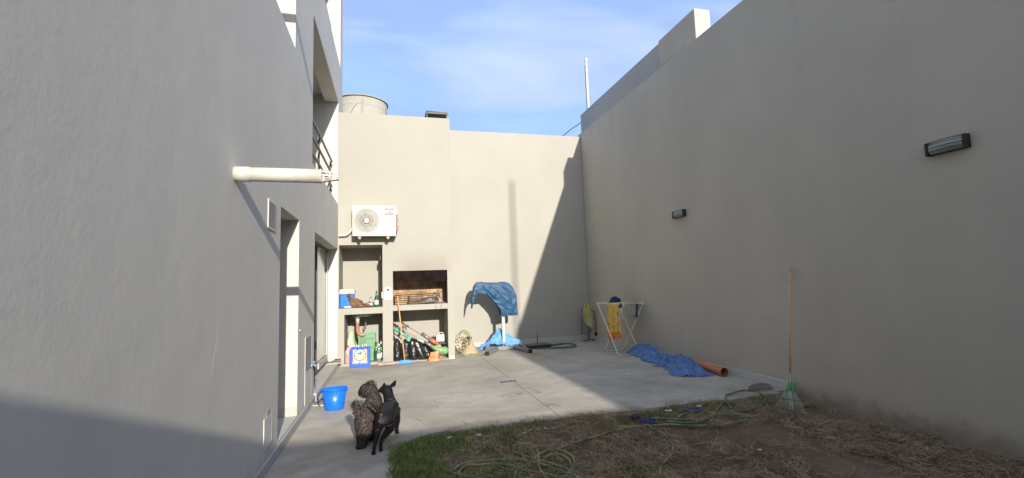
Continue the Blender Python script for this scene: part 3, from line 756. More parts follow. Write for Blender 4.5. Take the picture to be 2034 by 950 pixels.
# sooty metal chimney cowl on top
t = thing('chimney_cowl', 'black sheet metal chimney cowl on top of the barbecue chimney', 'chimney cowl', (0.99, 10.06, 5.05))
rr = Matrix.Rotation(math.radians(2), 3, 'Y')
MB().obox((0.99, 10.1, 5.255), (0.47, 0.5, 0.012), rr).build('cover', M['blackmetal'], t)
for x0, x1, y0, y1 in ((.755, 1.225, 9.85, 9.858), (.755, .763, 9.858, 10.35), (1.217, 1.225, 9.858, 10.35)):
    MB().box(x0, x1, y0, y1, 5.205, 5.245).build('side', M['blackmetal'], t)
lg = [(x, y) for x in (0.78, 1.2) for y in (9.88, 10.32)]
for x, y in lg: MB().box(x - .01, x + .01, y - .01, y + .01, 5.05, 5.24).build('leg', M['blackmetal'], t)

# ------------------------------------------------------------------ back wall, right wall, neighbour
t = thing('back_wall', 'pale beige plastered back wall of the yard crossed by a diagonal shadow', 'wall', (3.1, YB, 0))
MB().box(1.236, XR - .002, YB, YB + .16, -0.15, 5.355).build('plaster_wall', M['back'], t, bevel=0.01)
MB().box(1.262, 3.99, YB - .011, YB - .001, 0.001, 0.11).build('skirting', M['skirt'], t)
MB().box(3.99, 4.90, YB - .012, YB - .001, 0.001, 0.115).build('skirting', M['skirt'], t)
t = thing('boundary_wall', 'high shaded grey brown plaster boundary wall on the right', 'wall', (XR, 3, 0))
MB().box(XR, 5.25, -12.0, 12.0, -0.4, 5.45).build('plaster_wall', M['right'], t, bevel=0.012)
MB().box(XR, 5.25, -14.0, -7.5, 5.452, 6.33).build('raised_wall', M['right'], t)
k = MB()
for y0, y1, o in ((5.0, 6.15, .028), (6.16, 8.6, .022), (8.61, 11.265, .026)): k.prism([(0, 0), (-o - .012, 0), (-o, .095), (0, .10)], (XR - .001, y0, .001), (1, 0, 0), (0, 0, 1), (0, y1 - y0, 0))
k.build('curb', M['skirt'], t)
cr = MB()
cpts = [(4.952, 7.996, 5.242), (4.952, 7.905, 5.048), (4.952, 7.764, 4.838), (4.952, 7.678, 4.653), (4.952, 7.561, 4.461), (4.952, 7.474, 4.332), (4.952, 7.323, 4.203), (4.952, 7.374, 4.048), (4.952, 7.442, 3.887)]
cpts = smooth_path(cpts, 4)
cpts = [Vector((4.9565, p[1] + .012 * noise.noise((p[2] * 9, 0, 0)), p[2])) for p in cpts]
cr.tube(cpts, .0028, 5)
cr.build('crack', M['curb'], t)
t = thing('neighbour_parapet', 'grey parapet wall of the neighbour rising behind the boundary wall', 'parapet', (5.35, 9.7, 5))
MB().box(5.262, 5.42, 7.575, 11.92, 4.9, 6.21).build('wall', M['parapet'], t, bevel=0.01)
t = thing('wall_block', 'taller plastered masonry block on top of the boundary wall with sunlit end', 'masonry block', (5.2, 7.0, 5.452))
MB().box(5.05, 5.36, 6.47, 7.573, 5.451, 6.065).build('block', M['right'], t, bevel=0.012)
t = thing('roof_pipe', 'thin white vertical pipe with cap standing above the right parapet', 'pipe', (5.442, 11.700, 6.390))
a = (5.420, 11.700, 5.978); 
MB().tube([(a[0], 11.7, 5.3), (a[0], 11.7, 7.72)], .036, 14).build('tube', M['white'], t, smooth=True)
MB().tube([(a[0], 11.7, 7.70), (a[0], 11.7, 7.80)], .046, 14).build('cap', M['white'], t)
MB().tube([(a[0] - .045, 11.69, 5.3), (a[0] - .05, 11.69, 7.6)], .006, 6).build('wire', M['rubber'], t)
t = tag(MB().tube(smooth_path([(5.262, 11.93, 5.99), (5.18, 12.0, 5.93), (5.286, 12.600, 6.061), (5.189, 13.200, 6.003), (5.012, 14.000, 5.867)], 5), .012, 6).build('cable', M['rubber'], None, (5.26, 11.93, 6.0)), 'thin black cable running down from the parapet corner behind the back wall', 'cable')
# neighbour house behind, with the water tank
t = thing('neighbour_house', 'neighbouring house hidden behind the back wall carrying the water tank', 'house', (0, 16, 0))
MB().box(-6.9, 4.2, 11.6, 20, -0.2, 4.6).build('wall', M['right'], t)
tk = thing('water_tank', 'round weathered concrete water tank standing above the chimney wall', 'water tank', (-0.76, 13.0, 4.6))
MB().lathe([(.68, 4.6), (.68, 6.30), (.685, 6.302), (.69, 6.50), (.70, 6.52), (.66, 6.525)], (-0.76, 13.0, 0), 48).build('drum', M['old_concrete'], tk, smooth=False)
MB().lathe([(.72, 6.527), (.725, 6.55), (.60, 6.60), (.2, 6.64)], (-0.76, 13.0, 0), 48).build('lid', M['old_concrete'], tk)
MB().tube(circle_pts((-0.76, 13.0, 6.523), .712, 48, (1, 0, 0), (0, 1, 0)), .008, 6).build('rim', M['rubber'], tk)
MB().box(-.70, -.665, 12.28, 12.312, 4.6, 6.44).build('strap', M['plank'], tk)
MB().tube([(-0.978, 12.330, 6.046), (-0.903, 12.320, 6.209), (-0.803, 12.320, 6.311)], .004, 5).build('crack', M['darkmetal'], tk)
# building behind the camera that throws the near shadow, and the mast whose shadow falls on the back wall
t = thing('rear_house', 'plastered house closing the garden behind the viewer', 'house', (2, -4.5, 0))
MB().box(-1.0, 4.955, -9, -4.5, -0.3, 3.32).build('wall', M['right'], t)
t = thing('roof_mast', 'slim grey mast standing on the wall behind the viewer', 'mast', (6.07, -12, 5.45))
MB().tube([(6.07, -12, -0.2), (6.07, -12, 12.2)], .032, 14).build('tube', M['steel'], t)

for pts_ in ([(-1.010, 3.148, 1.276), (-1.010, 3.187, 1.205), (-1.010, 3.153, 1.114), (-1.010, 3.098, 1.007)], [(-1.010, 3.210, 2.448), (-1.010, 3.300, 2.377), (-1.010, 3.375, 2.313)]):
    q_ = smooth_path([Vector(p) for p in pts_], 5)
    MB().tube([Vector((XL - .0026, p.y + .008 * noise.noise((p.z * 14, 1, 0)), p.z)) for p in q_], .0030, 5).build('plaster_ridge', M['facade'], bld)
# ------------------------------------------------------------------ wall lamps
def bulkhead(L, loc, label, h=.125, dep=.075):
    t = thing('wall_lamp', label, 'wall lamp', (0, 0, 0), 'black framed bulkhead wall lamps')
    # local: length along x, out along -y, height z
    prof = []
    N = 10
    dm = MB()
    def body(u, v):
        x = (u - .5) * (L - .06); a = v * math.pi
        d_ = dep * (0.62 + 0.38 * (1 - (2 * u - 1) ** 2))
        return (x, -.012 - d_ * math.sin(a) ** .6, (h / 2 - .008) * math.cos(a))
    dm.grid(12, 8, body).build('diffuser', M['diffuser'], t, smooth=True)
    MB().box(-L / 2, L / 2, -.012, 0, -h / 2, h / 2).build('back_plate', M['blackmetal'], t)
    for s_ in (-1, 1):
        MB().box(min(s_ * L / 2, s_ * (L / 2 - .028)), max(s_ * L / 2, s_ * (L / 2 - .028)), -.062, -.0125, -h / 2, h / 2).build('end_cap', M['blackmetal'], t, bevel=.006)
    for z in (-.060, -.031, 0.0, .031, .060):
        pts = [((u - .5) * (L - .03), -.020 - dep * (0.62 + 0.38 * (1 - (2 * u - 1) ** 2)) * (1 - (abs(z) / .066) ** 4) ** .5 if abs(z) < .05 else -.045 - .02 * (1 - (2 * u - 1) ** 2), z * h / .125) for u in np.linspace(0, 1, 11)]
        MB().tube(pts, .0032, 6).build('wire', M['blackmetal'], t)
    t.location = loc
    return t
l1 = bulkhead(.33, (XR, 3.01, 2.588), 'larger looking black framed wall lamp nearest on the right wall'); l1.rotation_euler = (0, 0, -math.pi / 2)
l2 = bulkhead(.33, (XR, 7.12, 2.60), 'small looking far black framed wall lamp on the right wall'); l2.rotation_euler = (0, 0, -math.pi / 2)
l3 = bulkhead(.15, (-.165, 9.99, 2.095), 'small grey lamp inside the upper shelf niche', .11, .05); l3.rotation_euler = (0, 0, -math.pi / 2)

# ------------------------------------------------------------------ air conditioner
ac = thing('air_conditioner', 'white air conditioner outdoor unit mounted above the shelf niche', 'air conditioner', (-0.3, 9.37, 2.5))
ax0, ax1, az0, az1, ay0, ay1 = -0.715, 0.098, 2.495, 3.085, 9.37, 9.63
FX, FZ, FR = ax0 + .262, (az0 + az1) / 2 + .003, .222
# front panel with a real round opening
bm = bmesh.new()
n = 48
ring = [bm.verts.new((FX + FR * math.cos(2 * math.pi * i / n), ay0, FZ + FR * math.sin(2 * math.pi * i / n))) for i in range(n)]
def sqpt(a, x0, x1, z0, z1):
    c, s_ = math.cos(a), math.sin(a); k = 1e9
    if c > 1e-6: k = min(k, (x1 - FX) / c)
    if c < -1e-6: k = min(k, (x0 - FX) / c)
    if s_ > 1e-6: k = min(k, (z1 - FZ) / s_)
    if s_ < -1e-6: k = min(k, (z0 - FZ) / s_)
    return (FX + c * k, ay0, FZ + s_ * k)
xm = ax0 + .57
out = [bm.verts.new(sqpt(2 * math.pi * i / n, ax0, xm, az0, az1)) for i in range(n)]
inn = [bm.verts.new((v.co.x, ay0 + .05, v.co.z)) for v in ring]
for i in range(n):
    j = (i + 1) % n
    bm.faces.new((ring[i], ring[j], out[j], out[i])); bm.faces.new((ring[i], inn[i], inn[j], ring[j]))
for cxx, czz in ((ax0, az0), (ax0, az1), (xm, az0), (xm, az1)):
    a = math.atan2(czz - FZ, cxx - FX) % (2 * math.pi); i = int(a / (2 * math.pi) * n); j = (i + 1) % n
    v = bm.verts.new((cxx, ay0, czz)); bm.faces.new((out[i], out[j], v))
def bq(*p): bm.faces.new([bm.verts.new(q) for q in p])
bq((xm, ay0, az0), (ax1, ay0, az0), (ax1, ay0, az1), (xm, ay0, az1))
bq((ax0, ay1, az0), (ax0, ay1, az1), (ax1, ay1, az1), (ax1, ay1, az0))
bq((ax0, ay0, az0), (ax0, ay0, az1), (ax0, ay1, az1), (ax0, ay1, az0)); bq((ax1, ay0, az0), (ax1, ay1, az0), (ax1, ay1, az1), (ax1, ay0, az1))
bq((ax0, ay0, az1), (ax1, ay0, az1), (ax1, ay1, az1), (ax0, ay1, az1)); bq((ax0, ay0, az0), (ax0, ay1, az0), (ax1, ay1, az0), (ax1, ay0, az0))
me = bpy.data.meshes.new('casing'); bmesh.ops.remove_doubles(bm, verts=bm.verts, dist=1e-5); bmesh.ops.recalc_face_normals(bm, faces=bm.faces)
bmesh.ops.translate(bm, verts=bm.verts, vec=-OFF[ac.name]); bm.to_mesh(me); bm.free(); me.materials.append(M['cream'])
o = bpy.data.objects.new('casing', me); COL.objects.link(o); o.parent = ac; OFF['casing'] = OFF[ac.name]
MB().lathe([(.001, 0), (FR, 0)], (FX, ay0 + .045, FZ), 32, 1, 1, Matrix.Rotation(math.pi / 2, 3, 'X'), cap=False).build('fan_cavity', M['darkmetal'], ac)
fan = MB()
for k in range(3):
    a0_ = k * 2 * math.pi / 3 + .4
    pts = [(FX + r_ * math.cos(a0_ + s_), ay0 + .03 + s_ * .02, FZ + r_ * math.sin(a0_ + s_)) for r_, s_ in ((.04, 0), (.2, -.2), (.2, .9), (.04, .9))]
    fan.add(pts, [(0, 1, 2, 3)])
fan.build('fan_blade', M['darkmetal'], ac)
gl = bpy.data.objects.new('fan_grille', None); COL.objects.link(gl); gl.parent = ac; OFF[gl.name] = OFF[ac.name]
NB = 38; first = None
for k in range(NB):
    a0_ = 2 * math.pi * k / NB; pts = []
    for q in range(7):
        r_ = .040 + (FR - .038) * q / 6; a = a0_ - 1.05 * (q / 6) ** 1.0
        pts.append((FX + r_ * math.cos(a), ay0 - .003, FZ + r_ * math.sin(a)))
    mb = MB()
    for q in range(6): mb.bar(pts[q], pts[q + 1], .0024 + .0022 * q, .004, (0, 1, 0))
    mb.build('blade', M['cream'], gl)
for r_ in (.085, .155): MB().tube(circle_pts((FX, ay0 - .001, FZ), r_, 36, (1, 0, 0), (0, 0, 1)), .0022, 5).build('ring', M['cream'], gl)
MB().tube(circle_pts((FX, ay0 - .002, FZ), FR + .008, 48, (1, 0, 0), (0, 0, 1)), .007, 6).build('ring', M['cream'], gl)
hub = MB().lathe([(.001, -.012), (.045, -.010), (.048, -.004), (.048, 0)], (FX, ay0 - .002, FZ), 28, 1, 1, Matrix.Rotation(-math.pi / 2, 3, 'X')).build('hub', M['white'], ac)
text_mesh('hub_lettering', 'HYTODE', M['blackprint'], ac, (FX, ay0 - .016, FZ + .002), .021, sx=1.0, bold=.0006)
# side compartment: recessed line, warning stickers and lettering
ol = MB(); lx0, lx1, lz0, lz1 = xm + .01, ax1 - .018, az0 + .03, az1 - .03
for a in ((lx0, lx1, lz1 - .003, lz1), (lx0, lx1, lz0, lz0 + .003), (lx0, lx0 + .003, lz0, lz1), (lx1 - .003, lx1, lz0, lz1)): ol.box(a[0], a[1], ay0 - .0015, ay0 - .0002, a[2], a[3])
ol.build('panel_outline', M['steel'], ac)
for k in range(4): MB().box(lx0 + .03, lx1 - .03, ay0 - .004, ay0 - .0005, az0 + .09 + k * .052, az0 + .098 + k * .052).build('louver', M['cream'], ac)
sx0, sx1 = lx0 + .022, lx1 - .012
MB().box(sx0 - .01, sx1 + .01, ay0 - .0008, ay0 - .0001, az1 - .185, az1 - .045).build('sticker', M['whiteprint'], ac)
MB().prism([(sx0 + .012, az1 - .08), (sx0 + .004, az1 - .065), (sx0 + .012, az1 - .05), (sx1 - .012, az1 - .05), (sx1 - .004, az1 - .065), (sx1 - .012, az1 - .08)], (0, ay0 - .0016, 0), (1, 0, 0), (0, 0, 1), (0, .0007, 0)).build('red_badge', M['redprint'], ac)
xc = (sx0 + sx1) / 2
text_mesh('badge_lettering', 'WARNING', M['whiteprint'], ac, (xc, ay0 - .0024, az1 - .066), .023, sx=1.0, bold=.0005)
text_mesh('sticker_lettering', 'GOLDEN', M['blueprint'], ac, (xc, ay0 - .0016, az1 - .102), .027, sx=.95, bold=.0012)
text_mesh('sticker_lettering', '+RUBBER+', M['blueprint'], ac, (xc, ay0 - .0016, az1 - .127), .027, sx=.95, bold=.0012)
MB().box(sx0 - .002, sx1 + .002, ay0 - .0016, ay0 - .0009, az1 - .180, az1 - .144).build('red_band', M['pinkprint'], ac)
# valves, feet, brackets
MB().box(ax1 + .001, ax1 + .03, ay0 + .03, ay0 + .2, az1 - .17, az1 - .06).build('valve_cover', M['cream'], ac, bevel=.005)
v = MB(); v.tube(smooth_path([(ax1 + .005, ay0 + .1, az1 - .18), (ax1 + .035, ay0 + .1, az1 - .26), (ax1 + .02, ay0 + .11, az1 - .34), (ax1 + .04, ay0 + .1, az1 - .42), (ax1 + .02, ay0 + .1, az1 - .50)], 4), .014, 7)
v.tube([(ax1, ay0 + .08, az1 - .38), (ax1 + .045, ay0 + .08, az1 - .39)], .012, 7); v.tube([(ax1, ay0 + .08, az1 - .45), (ax1 + .045, ay0 + .08, az1 - .46)], .012, 7)
v.build('valve', M['plank'], ac)
for x in (ax0 + .13, ax1 - .15):
    MB().box(x - .035, x + .035, ay0 + .015, ay0 + .05, az0 - .035, az0 - .001).build('foot', M['plank'], ac, bevel=.006)
    MB().box(x - .02, x + .02, ay0 + .01, YF + .011, az0 - .055, az0 - .036).build('bracket', M['cream'], ac)
MB().box(ax0 - .018, ax0 - .001, ay1 - .05, ay1, az1 - .14, az1 - .03).build('side_hook', M['cream'], ac)
t = tag(MB().tube(smooth_path([(XL + .03, 9.60, 2.53), (XL + .13, 9.60, 2.535), (XL + .19, 9.60, 2.56), (XL + .26, 9.60, 2.64), (XL + .30, 9.6, 2.73)], 5), .026, 12).build('pipe_sleeve', M['white'], None, (XL + .03, 9.6, 2.53), smooth=True), 'white insulated pipe bending from the wall corner up to the air conditioner', 'pipe')

# ------------------------------------------------------------------ plaque on the pillar
t = thing('plaque', 'small white arch topped plaque with handwriting on the pillar', 'plaque', (-.06, YF - .012, 1.235))
o = MB().prism([(-.08, 0), (.078, 0), (.078, .20), (.058, .245), (.045, .262), (-.045, .262), (-.062, .245), (-.08, .20)], (-.06, YF - .014, 1.232), (1, 0, 0), (0, 0, 1), (0, .012, 0)).build('board', M['white'], t)
MB().prism([(0, -.026), (.03, 0), (0, .026), (-.03, 0)], (-.06, YF - .0155, 1.437), (1, 0, 0), (0, 0, 1), (0, .001, 0)).build('emblem', M['blackprint'], t)
for z in (1.372, 1.338, 1.305, 1.268):
    MB().tube([(-.06 + (k - 12) * .0048, YF - .016, z + .006 * math.sin(k * 1.9 + z * 40) + .004 * math.sin(k * .7)) for k in range(25)], .0012, 4).build('writing', M['blackprint'], t)

# ------------------------------------------------------------------ shelf: cooler, bark, bottle, tap
c = thing('cooler', 'blue picnic cooler with white lid on the upper shelf', 'cooler', (-.845, 9.88, 1.105))
MB().obox((-.845, 9.89, 1.105 + .135), (.27, .24, .27)).build('body', M['coolblue'], c, bevel=.02)
MB().obox((-.845, 9.89, 1.105 + .315), (.295, .27, .085)).build('lid', M['white'], c, bevel=.018)
MB().obox((-.845, 9.89, 1.105 + .365), (.27, .24, .02)).build('lid_top', M['white'], c, bevel=.008)
MB().obox((-.80, 9.752, 1.105 + .335), (.19, .012, .05)).build('handle', M['cream'], c, bevel=.005)
MB().obox((-.82, 9.768, 1.105 + .025), (.15, .012, .03)).build('base_grip', M['whiteprint'], c, bevel=.004)
for x in (-.93, -.78): MB().obox((x, 9.752, 1.105 + .29), (.012, .008, .012)).build('hinge', M['blue'], c)
def bark(u, v):
    prof = [(-.79, 1.385), (-.755, 1.36), (-.60, 1.27), (-.50, 1.20), (-.36, 1.112)]
    i = min(int(u * 4), 3); f_ = u * 4 - i
    x = prof[i][0] * (1 - f_) + prof[i + 1][0] * f_; zt = prof[i][1] * (1 - f_) + prof[i + 1][1] * f_
    zb = max(1.107, 1.33 - u * 1.1) if u < .2 else 1.107
    z = zt * (1 - v) + zb * v
    return (x + .03 * noise.noise((u * 6, v * 6, 1)) - .03 * (1 - v), 9.70 + .05 * v + .035 * noise.noise((u * 9, v * 5, 7)), z + .012 * noise.noise((u * 14, v * 9, 2)) * (v < .95))
t = tag(MB().grid(20, 8, bark).build('bark_slab', M['bark'], None, (-.6, 9.7, 1.107), smooth=True, solid=.03), 'dark brown piece of split bark leaning against the cooler', 'firewood')
def bottle(mb_mat, c, h, r, label, tilt=None, lab=None, cap=None, name='bottle', group=None, cat='bottle'):
    t = thing(name, label, cat, c, group)
    m = tilt or Matrix.Identity(3)
    MB().lathe([(r * .9, 0), (r, .01), (r, h * .52), (r * .8, h * .62), (r * .38, h * .76), (r * .34, h * .97), (r * .42, h * .975), (r * .42, h)], c, 20, 1, 1, m).build('glass', M[mb_mat], t, smooth=True)
    if lab: MB().lathe([(r * 1.015, h * .16), (r * 1.015, h * .44)], c, 20, 1, 1, m, cap=False).build('paper_label', M[lab], t, smooth=True)
    if cap: MB().lathe([(r * .48, h * .90), (r * .48, h * 1.01), (r * .2, h * 1.015)], c, 14, 1, 1, m).build('cap', M[cap], t)
    return t
bottle('greenglass', (-.285, 9.76, 1.106), .32, .043, 'green glass bottle with round white label on the upper shelf', lab='whiteprint')
t = thing('gooseneck_tap', 'small metal tap rising behind the bark on the shelf', 'tap', (-.44, 10.2, 1.106))
MB().tube(smooth_path([(-.46, 10.2, 1.106), (-.45, 10.2, 1.23), (-.43, 10.2, 1.29), (-.405, 10.15, 1.30), (-.395, 10.12, 1.27)], 4), .011, 8).build('spout', M['galv'], t, smooth=True)
t = tag(MB().box(-.62, -.20, 10.33, 10.36, 1.106, 1.17).build('backsplash', M['white'], None, (-.4, 10.3, 1.106)), 'low white strip of tile lying at the back of the upper shelf', 'tile')
t = tag(MB().box(-.166, -.168 - .02, 9.675, 9.70, 1.28, 1.40).build('light_switch', M['white'], None, (-.17, 9.69, 1.3), bevel=.003), 'small white switch plate on the inner side of the shelf niche', 'switch')

# ------------------------------------------------------------------ lower niche: sink, drain, bags, crates, bottles
t = thing('sink', 'shallow metal sink basin hanging under the shelf slab', 'sink', (-.53, 9.95, .98))
MB().lathe([(.26, .984), (.25, .955), (.22, .925), (.05, .915)], (-.53, 9.97, 0), 32, 1, .85).build('basin', M['stainless'], t, smooth=True)
MB().lathe([(.075, .914), (.06, .895), (.04, .89)], (-.655, 9.92, 0), 18).build('drain_collar', M['stainless'], t, smooth=True)
t = thing('drain_pipe', 'orange plastic drain trap with white nut under the sink', 'drain pipe', (-.655, 9.92, .89))
MB().lathe([(.034, .80), (.036, .885), (.03, .889)], (-.655, 9.92, 0), 18).build('nut', M['white'], t, smooth=True)
MB().tube(smooth_path([(-.655, 9.92, .80), (-.657, 9.92, .70), (-.655, 9.92, .63), (-.62, 9.92, .575), (-.56, 9.92, .555), (-.52, 9.93, .575)], 5), .035, 14).build('trap', M['orangepipe'], t, smooth=True)
for z in (.79, .725, .655): MB().lathe([(.039, z - .008), (.039, z + .008)], (-.656, 9.92, 0), 16).build('ring', M['orangepipe'], t)
t = thing('shutoff_valve', 'brass shutoff valve with thin hose hanging beneath the sink', 'valve', (-.5, 9.95, .8))
MB().tube([(-.50, 9.95, .905), (-.50, 9.95, .80)], .006, 6).build('hose', M['rubber'], t)
v = MB(); v.tube([(-.50, 9.95, .80), (-.51, 9.95, .72), (-.53, 9.94, .66)], .017, 8); v.tube([(-.57, 9.94, .70), (-.56, 9.94, .655), (-.52, 9.94, .69), (-.49, 9.94, .665)], .008, 6)
v.build('body', M['rust'], t)
def crumple(c, rx, ry, h, top, seed, nu=26, nv=16, amp=.22):
    mb = MB(); c = Vector(c)
    def f_(u, v):
        a = u * 2 * math.pi
        rr = (1 - v) ** .5 * (1 - top) + top * (1 - v * .3) if v < 1 else .02
        rr *= 1 + amp * noise.noise((math.cos(a) * 1.7 + seed, math.sin(a) * 1.7, v * 2.5)) + amp * .4 * noise.noise((math.cos(a) * 5, math.sin(a) * 5 + seed, v * 7))
        return c + Vector((rx * rr * math.cos(a), ry * rr * math.sin(a), h * v))
    return mb.grid(nu, nv, f_)
t = tag(crumple((-.775, 9.83, .05), .13, .12, .62, .16, 3.3, amp=.4).build('plastic_bag', M['greenbag'], None, (-.77, 9.83, .05), smooth=True), 'crumpled pale green plastic bag heaped in the lower niche', 'plastic bag')
t = thing('green_box', 'green cardboard box with concentric ring print in the lower niche', 'box', (-.47, 10.0, .05))
MB().box(-.645, -.315, 9.93, 10.2, .3, .57).build('carton', M['crategreen'], t, bevel=.004)
MB().box(-.64, -.32, 9.94, 10.19, .571, .578).build('rim', M['dark'], t)
fl = MB().grid(14, 2, lambda u, v: (-.645 + u * .33, 9.925 + .02 * v, .572 + .035 * v + .012 * noise.noise((u * 9, 0, 0)))).build('flap', M['teal'], t, solid=.003)
for r_ in (.03, .05, .07, .09, .11, .13): MB().tube([(-.63 + r_ * math.cos(a), 9.927, .43 + r_ * math.sin(a)) for a in np.linspace(-1.45, 1.45, 12)], .0022, 4).build('ring_print', M['hosed'], t)
text_mesh('box_lettering', 'BLACKEN', M['hosed'], t, (-.42, 9.9285, .475), .038, sx=1.0, bold=.0005)
MB().box(-.62, -.34, 9.95, 10.2, .047, .298).build('lower_carton', M['crategreen'], t)
t = thing('pink_bottle', 'clear plastic jug with pink liquid beside the blue crate', 'bottle', (-.84, 9.7, .05))
MB().lathe([(.055, .048), (.06, .06), (.06, .24), (.05, .29), (.02, .33), (.018, .36)], (-.82, 9.72, 0), 18).build('jug', M['pink'], t, smooth=True)
MB().lathe([(.024, .361), (.024, .39)], (-.82, 9.72, 0), 12).build('cap', M['redprint'], t)
# blue beer crate
cr = thing('beer_crate', 'blue plastic beer crate with bird emblem and white lettering', 'crate', (-.585, 9.5, 0))
cx0, cx1, cyf, cyb, cz1 = -.755, -.40, 9.42, 9.64, .365
cb = MB(); cb.box(cx0, cx1, cyf, cyf + .012, .004, cz1); cb.box(cx0, cx1, cyb - .012, cyb, .004, cz1)
cb.box(cx0, cx0 + .012, cyf + .0125, cyb - .0125, .004, cz1); cb.box(cx1 - .012, cx1, cyf + .0125, cyb - .0125, .004, cz1); cb.box(cx0 + .0125, cx1 - .0125, cyf + .0125, cyb - .0125, .004, .02)
cb.build('shell', M['crateblue'], cr)
rm = MB(); rm.box(cx0 - .006, cx1 + .006, cyf - .006, cyf - .0005, cz1 - .025, cz1 + .004); rm.box(cx0 - .006, cx1 + .006, cyf - .006, cyf - .0005, .004, .018)
rm.build('rim', M['crateblue'], cr)
for k in range(4): MB().box(cx0 + .03 + k * .085, cx0 + .065 + k * .085, cyf - .007, cyf - .0062, cz1 - .018, cz1 - .008).build('slot', M['dark'], cr)
ec = ((cx0 + cx1) / 2 - .003, cyf - .001, .235)
MB().box(ec[0] - .125, ec[0] + .125, cyf - .0012, cyf - .0002, .105, .335).build('emblem_ground', M['peach'], cr)
disc = lambda r_, y, z=0: MB().prism([(r_ * math.cos(a), r_ * math.sin(a)) for a in np.linspace(0, 2 * math.pi, 33)[:-1]], (ec[0], y, ec[2]), (1, 0, 0), (0, 0, 1), (0, .0005, 0))
disc(.112, cyf - .002).build('emblem_ring', M['navyprint'], cr); disc(.098, cyf - .0028).build('emblem_disc', M['skyprint'], cr)
MB().prism([(.094 * math.cos(a), .094 * math.sin(a)) for a in np.linspace(-math.pi - .1, .1, 20)], (ec[0], cyf - .0036, ec[2]), (1, 0, 0), (0, 0, 1), (0, .0005, 0)).build('emblem_sand', M['peach'], cr)
MB().prism([(-.06, .045), (-.03, .038), (0, .03), (.018, .05), (.045, .075), (.032, .045), (.018, .022), (.03, .008), (.0, .008), (-.02, .02), (-.04, .03)], (ec[0], cyf - .0044, ec[2]), (1, 0, 0), (0, 0, 1), (0, .0006, 0)).build('bird_emblem', M['blackprint'], cr)
MB().prism([(-.05, -.035), (-.01, -.025), (.03, -.03), (.05, -.06), (.02, -.04), (-.02, -.045)], (ec[0], cyf - .0044, ec[2]), (1, 0, 0), (0, 0, 1), (0, .0006, 0)).build('wave_emblem', M['whiteprint'], cr)
text_mesh('crate_lettering', 'PLANET DRANLA', M['whiteprint'], cr, (ec[0], cyf - .003, .092), .062, sx=.56, bold=.0022)
for k, (x, y) in enumerate(((-.69, 9.49), (-.61, 9.49), (-.54, 9.50), (-.47, 9.5), (-.65, 9.57), (-.5, 9.57))):
    bottle('amber' if k % 2 else 'clearglass', (x, y, .022), .385 if k % 3 else .395, .03, ('front left', 'second front', 'third front', 'front right', 'back left', 'back right')[k] + ' bottle with pale cap standing in the blue beer crate', cap='whiteprint', group='bottles in the blue beer crate')
for x, y, h, r_, mt, lab, cp, lb in ((-.245, 9.78, .33, .042, 'clearglass', 'whiteprint', 'whiteprint', 'clear bottle with white label and white cap in front beside the crate'),
                                (-.30, 9.86, .36, .04, 'greenglass', None, 'blackprint', 'dark green bottle behind the clear bottle next to the crate'),
                                (-.205, 9.87, .36, .038, 'greenglass', 'whiteprint', 'whiteprint', 'green bottle with white label near the right niche side'),
                                (-.20, 9.98, .39, .036, 'amber', 'peach', 'redprint', 'amber bottle with orange label deepest in the niche corner')):
    bottle(mt, (x, y, .046), h, r_, lb, lab=lab, cap=cp)
pl = tag(MB().obox((.02, 9.42, .04), (.56, .10, .055), Matrix.Rotation(math.radians(2), 3, 'Z')).build('plank', M['plank'], None, (.02, 9.42, 0), bevel=.008), 'weathered wooden plank lying on the floor before the pillar', 'plank')

# ------------------------------------------------------------------ under the grill: charcoal bags, tools
def bagf(x, y, h, r, lean, seed):
    def f_(u, v):
        a = u * 2 * math.pi
        rr = r * (min(1, .8 + v * 2) if v < .8 else max(.16, 1 - ((v - .8) / .2) ** 1.3 * .86))
        rr *= 1 + .16 * noise.noise((math.cos(a) * 2 + seed, math.sin(a) * 2, v * 5)) + .08 * noise.noise((math.cos(a) * 6, math.sin(a) * 6 + seed, v * 14))
        return (x + lean[0] * v + rr * math.cos(a), y + lean[1] * v + rr * math.sin(a) * .9, .022 + h * v)
    return MB().grid(24, 22, f_)
for i, (x, y, h, r_, ln, sd_, lb) in enumerate(((.105, 9.80, .44, .068, (0, .02), 1.1, 'black plastic charcoal bag standing against the left pillar'),
                                          (.275, 9.80, .42, .08, (0, .03), 2.7, 'black plastic charcoal bag second from the pillar behind the broom stick'),
                                          (.44, 9.80, .44, .078, (-.04, .03), 4.4, 'black plastic charcoal bag third in the row'),
                                          (.62, 9.76, .42, .085, (-.17, .06), 6.2, 'black plastic charcoal bag leaning to the left fourth in the row'),
                                          (.74, 9.86, .30, .09, (-.1, .04), 8.3, 'half hidden black charcoal bag behind the leaning one'))):
    tag(bagf(x, y, h, r_, ln, sd_).build('charcoal_bag', M['bag'], None, (x, y, .02), smooth=True), lb, 'charcoal bag', 'black charcoal bags under the grill')
t = thing('grass_trimmer', 'teal handled grass trimmer with green motor head lying across the bags', 'grass trimmer', (.6, 9.7, .02))
MB().tube([(.035, 9.83, .66), (.10, 9.80, .64), (.20, 9.77, .56), (.34, 9.72, .47)], [.03, .045, .03, .028], 10).build('grip', M['teal'], t, smooth=True)
MB().obox((.335, 9.70, .45), (.075, .05, .10), Matrix.Rotation(.4, 3, 'Y')).build('battery', M['teal'], t, bevel=.01)
MB().tube([(.34, 9.71, .475), (.50, 9.68, .42)], .015, 10).build('joint', M['blackmetal'], t)
MB().tube([(.50, 9.68, .42), (.66, 9.66, .36)], .013, 10).build('shaft', M['whiteprint'], t, smooth=True)
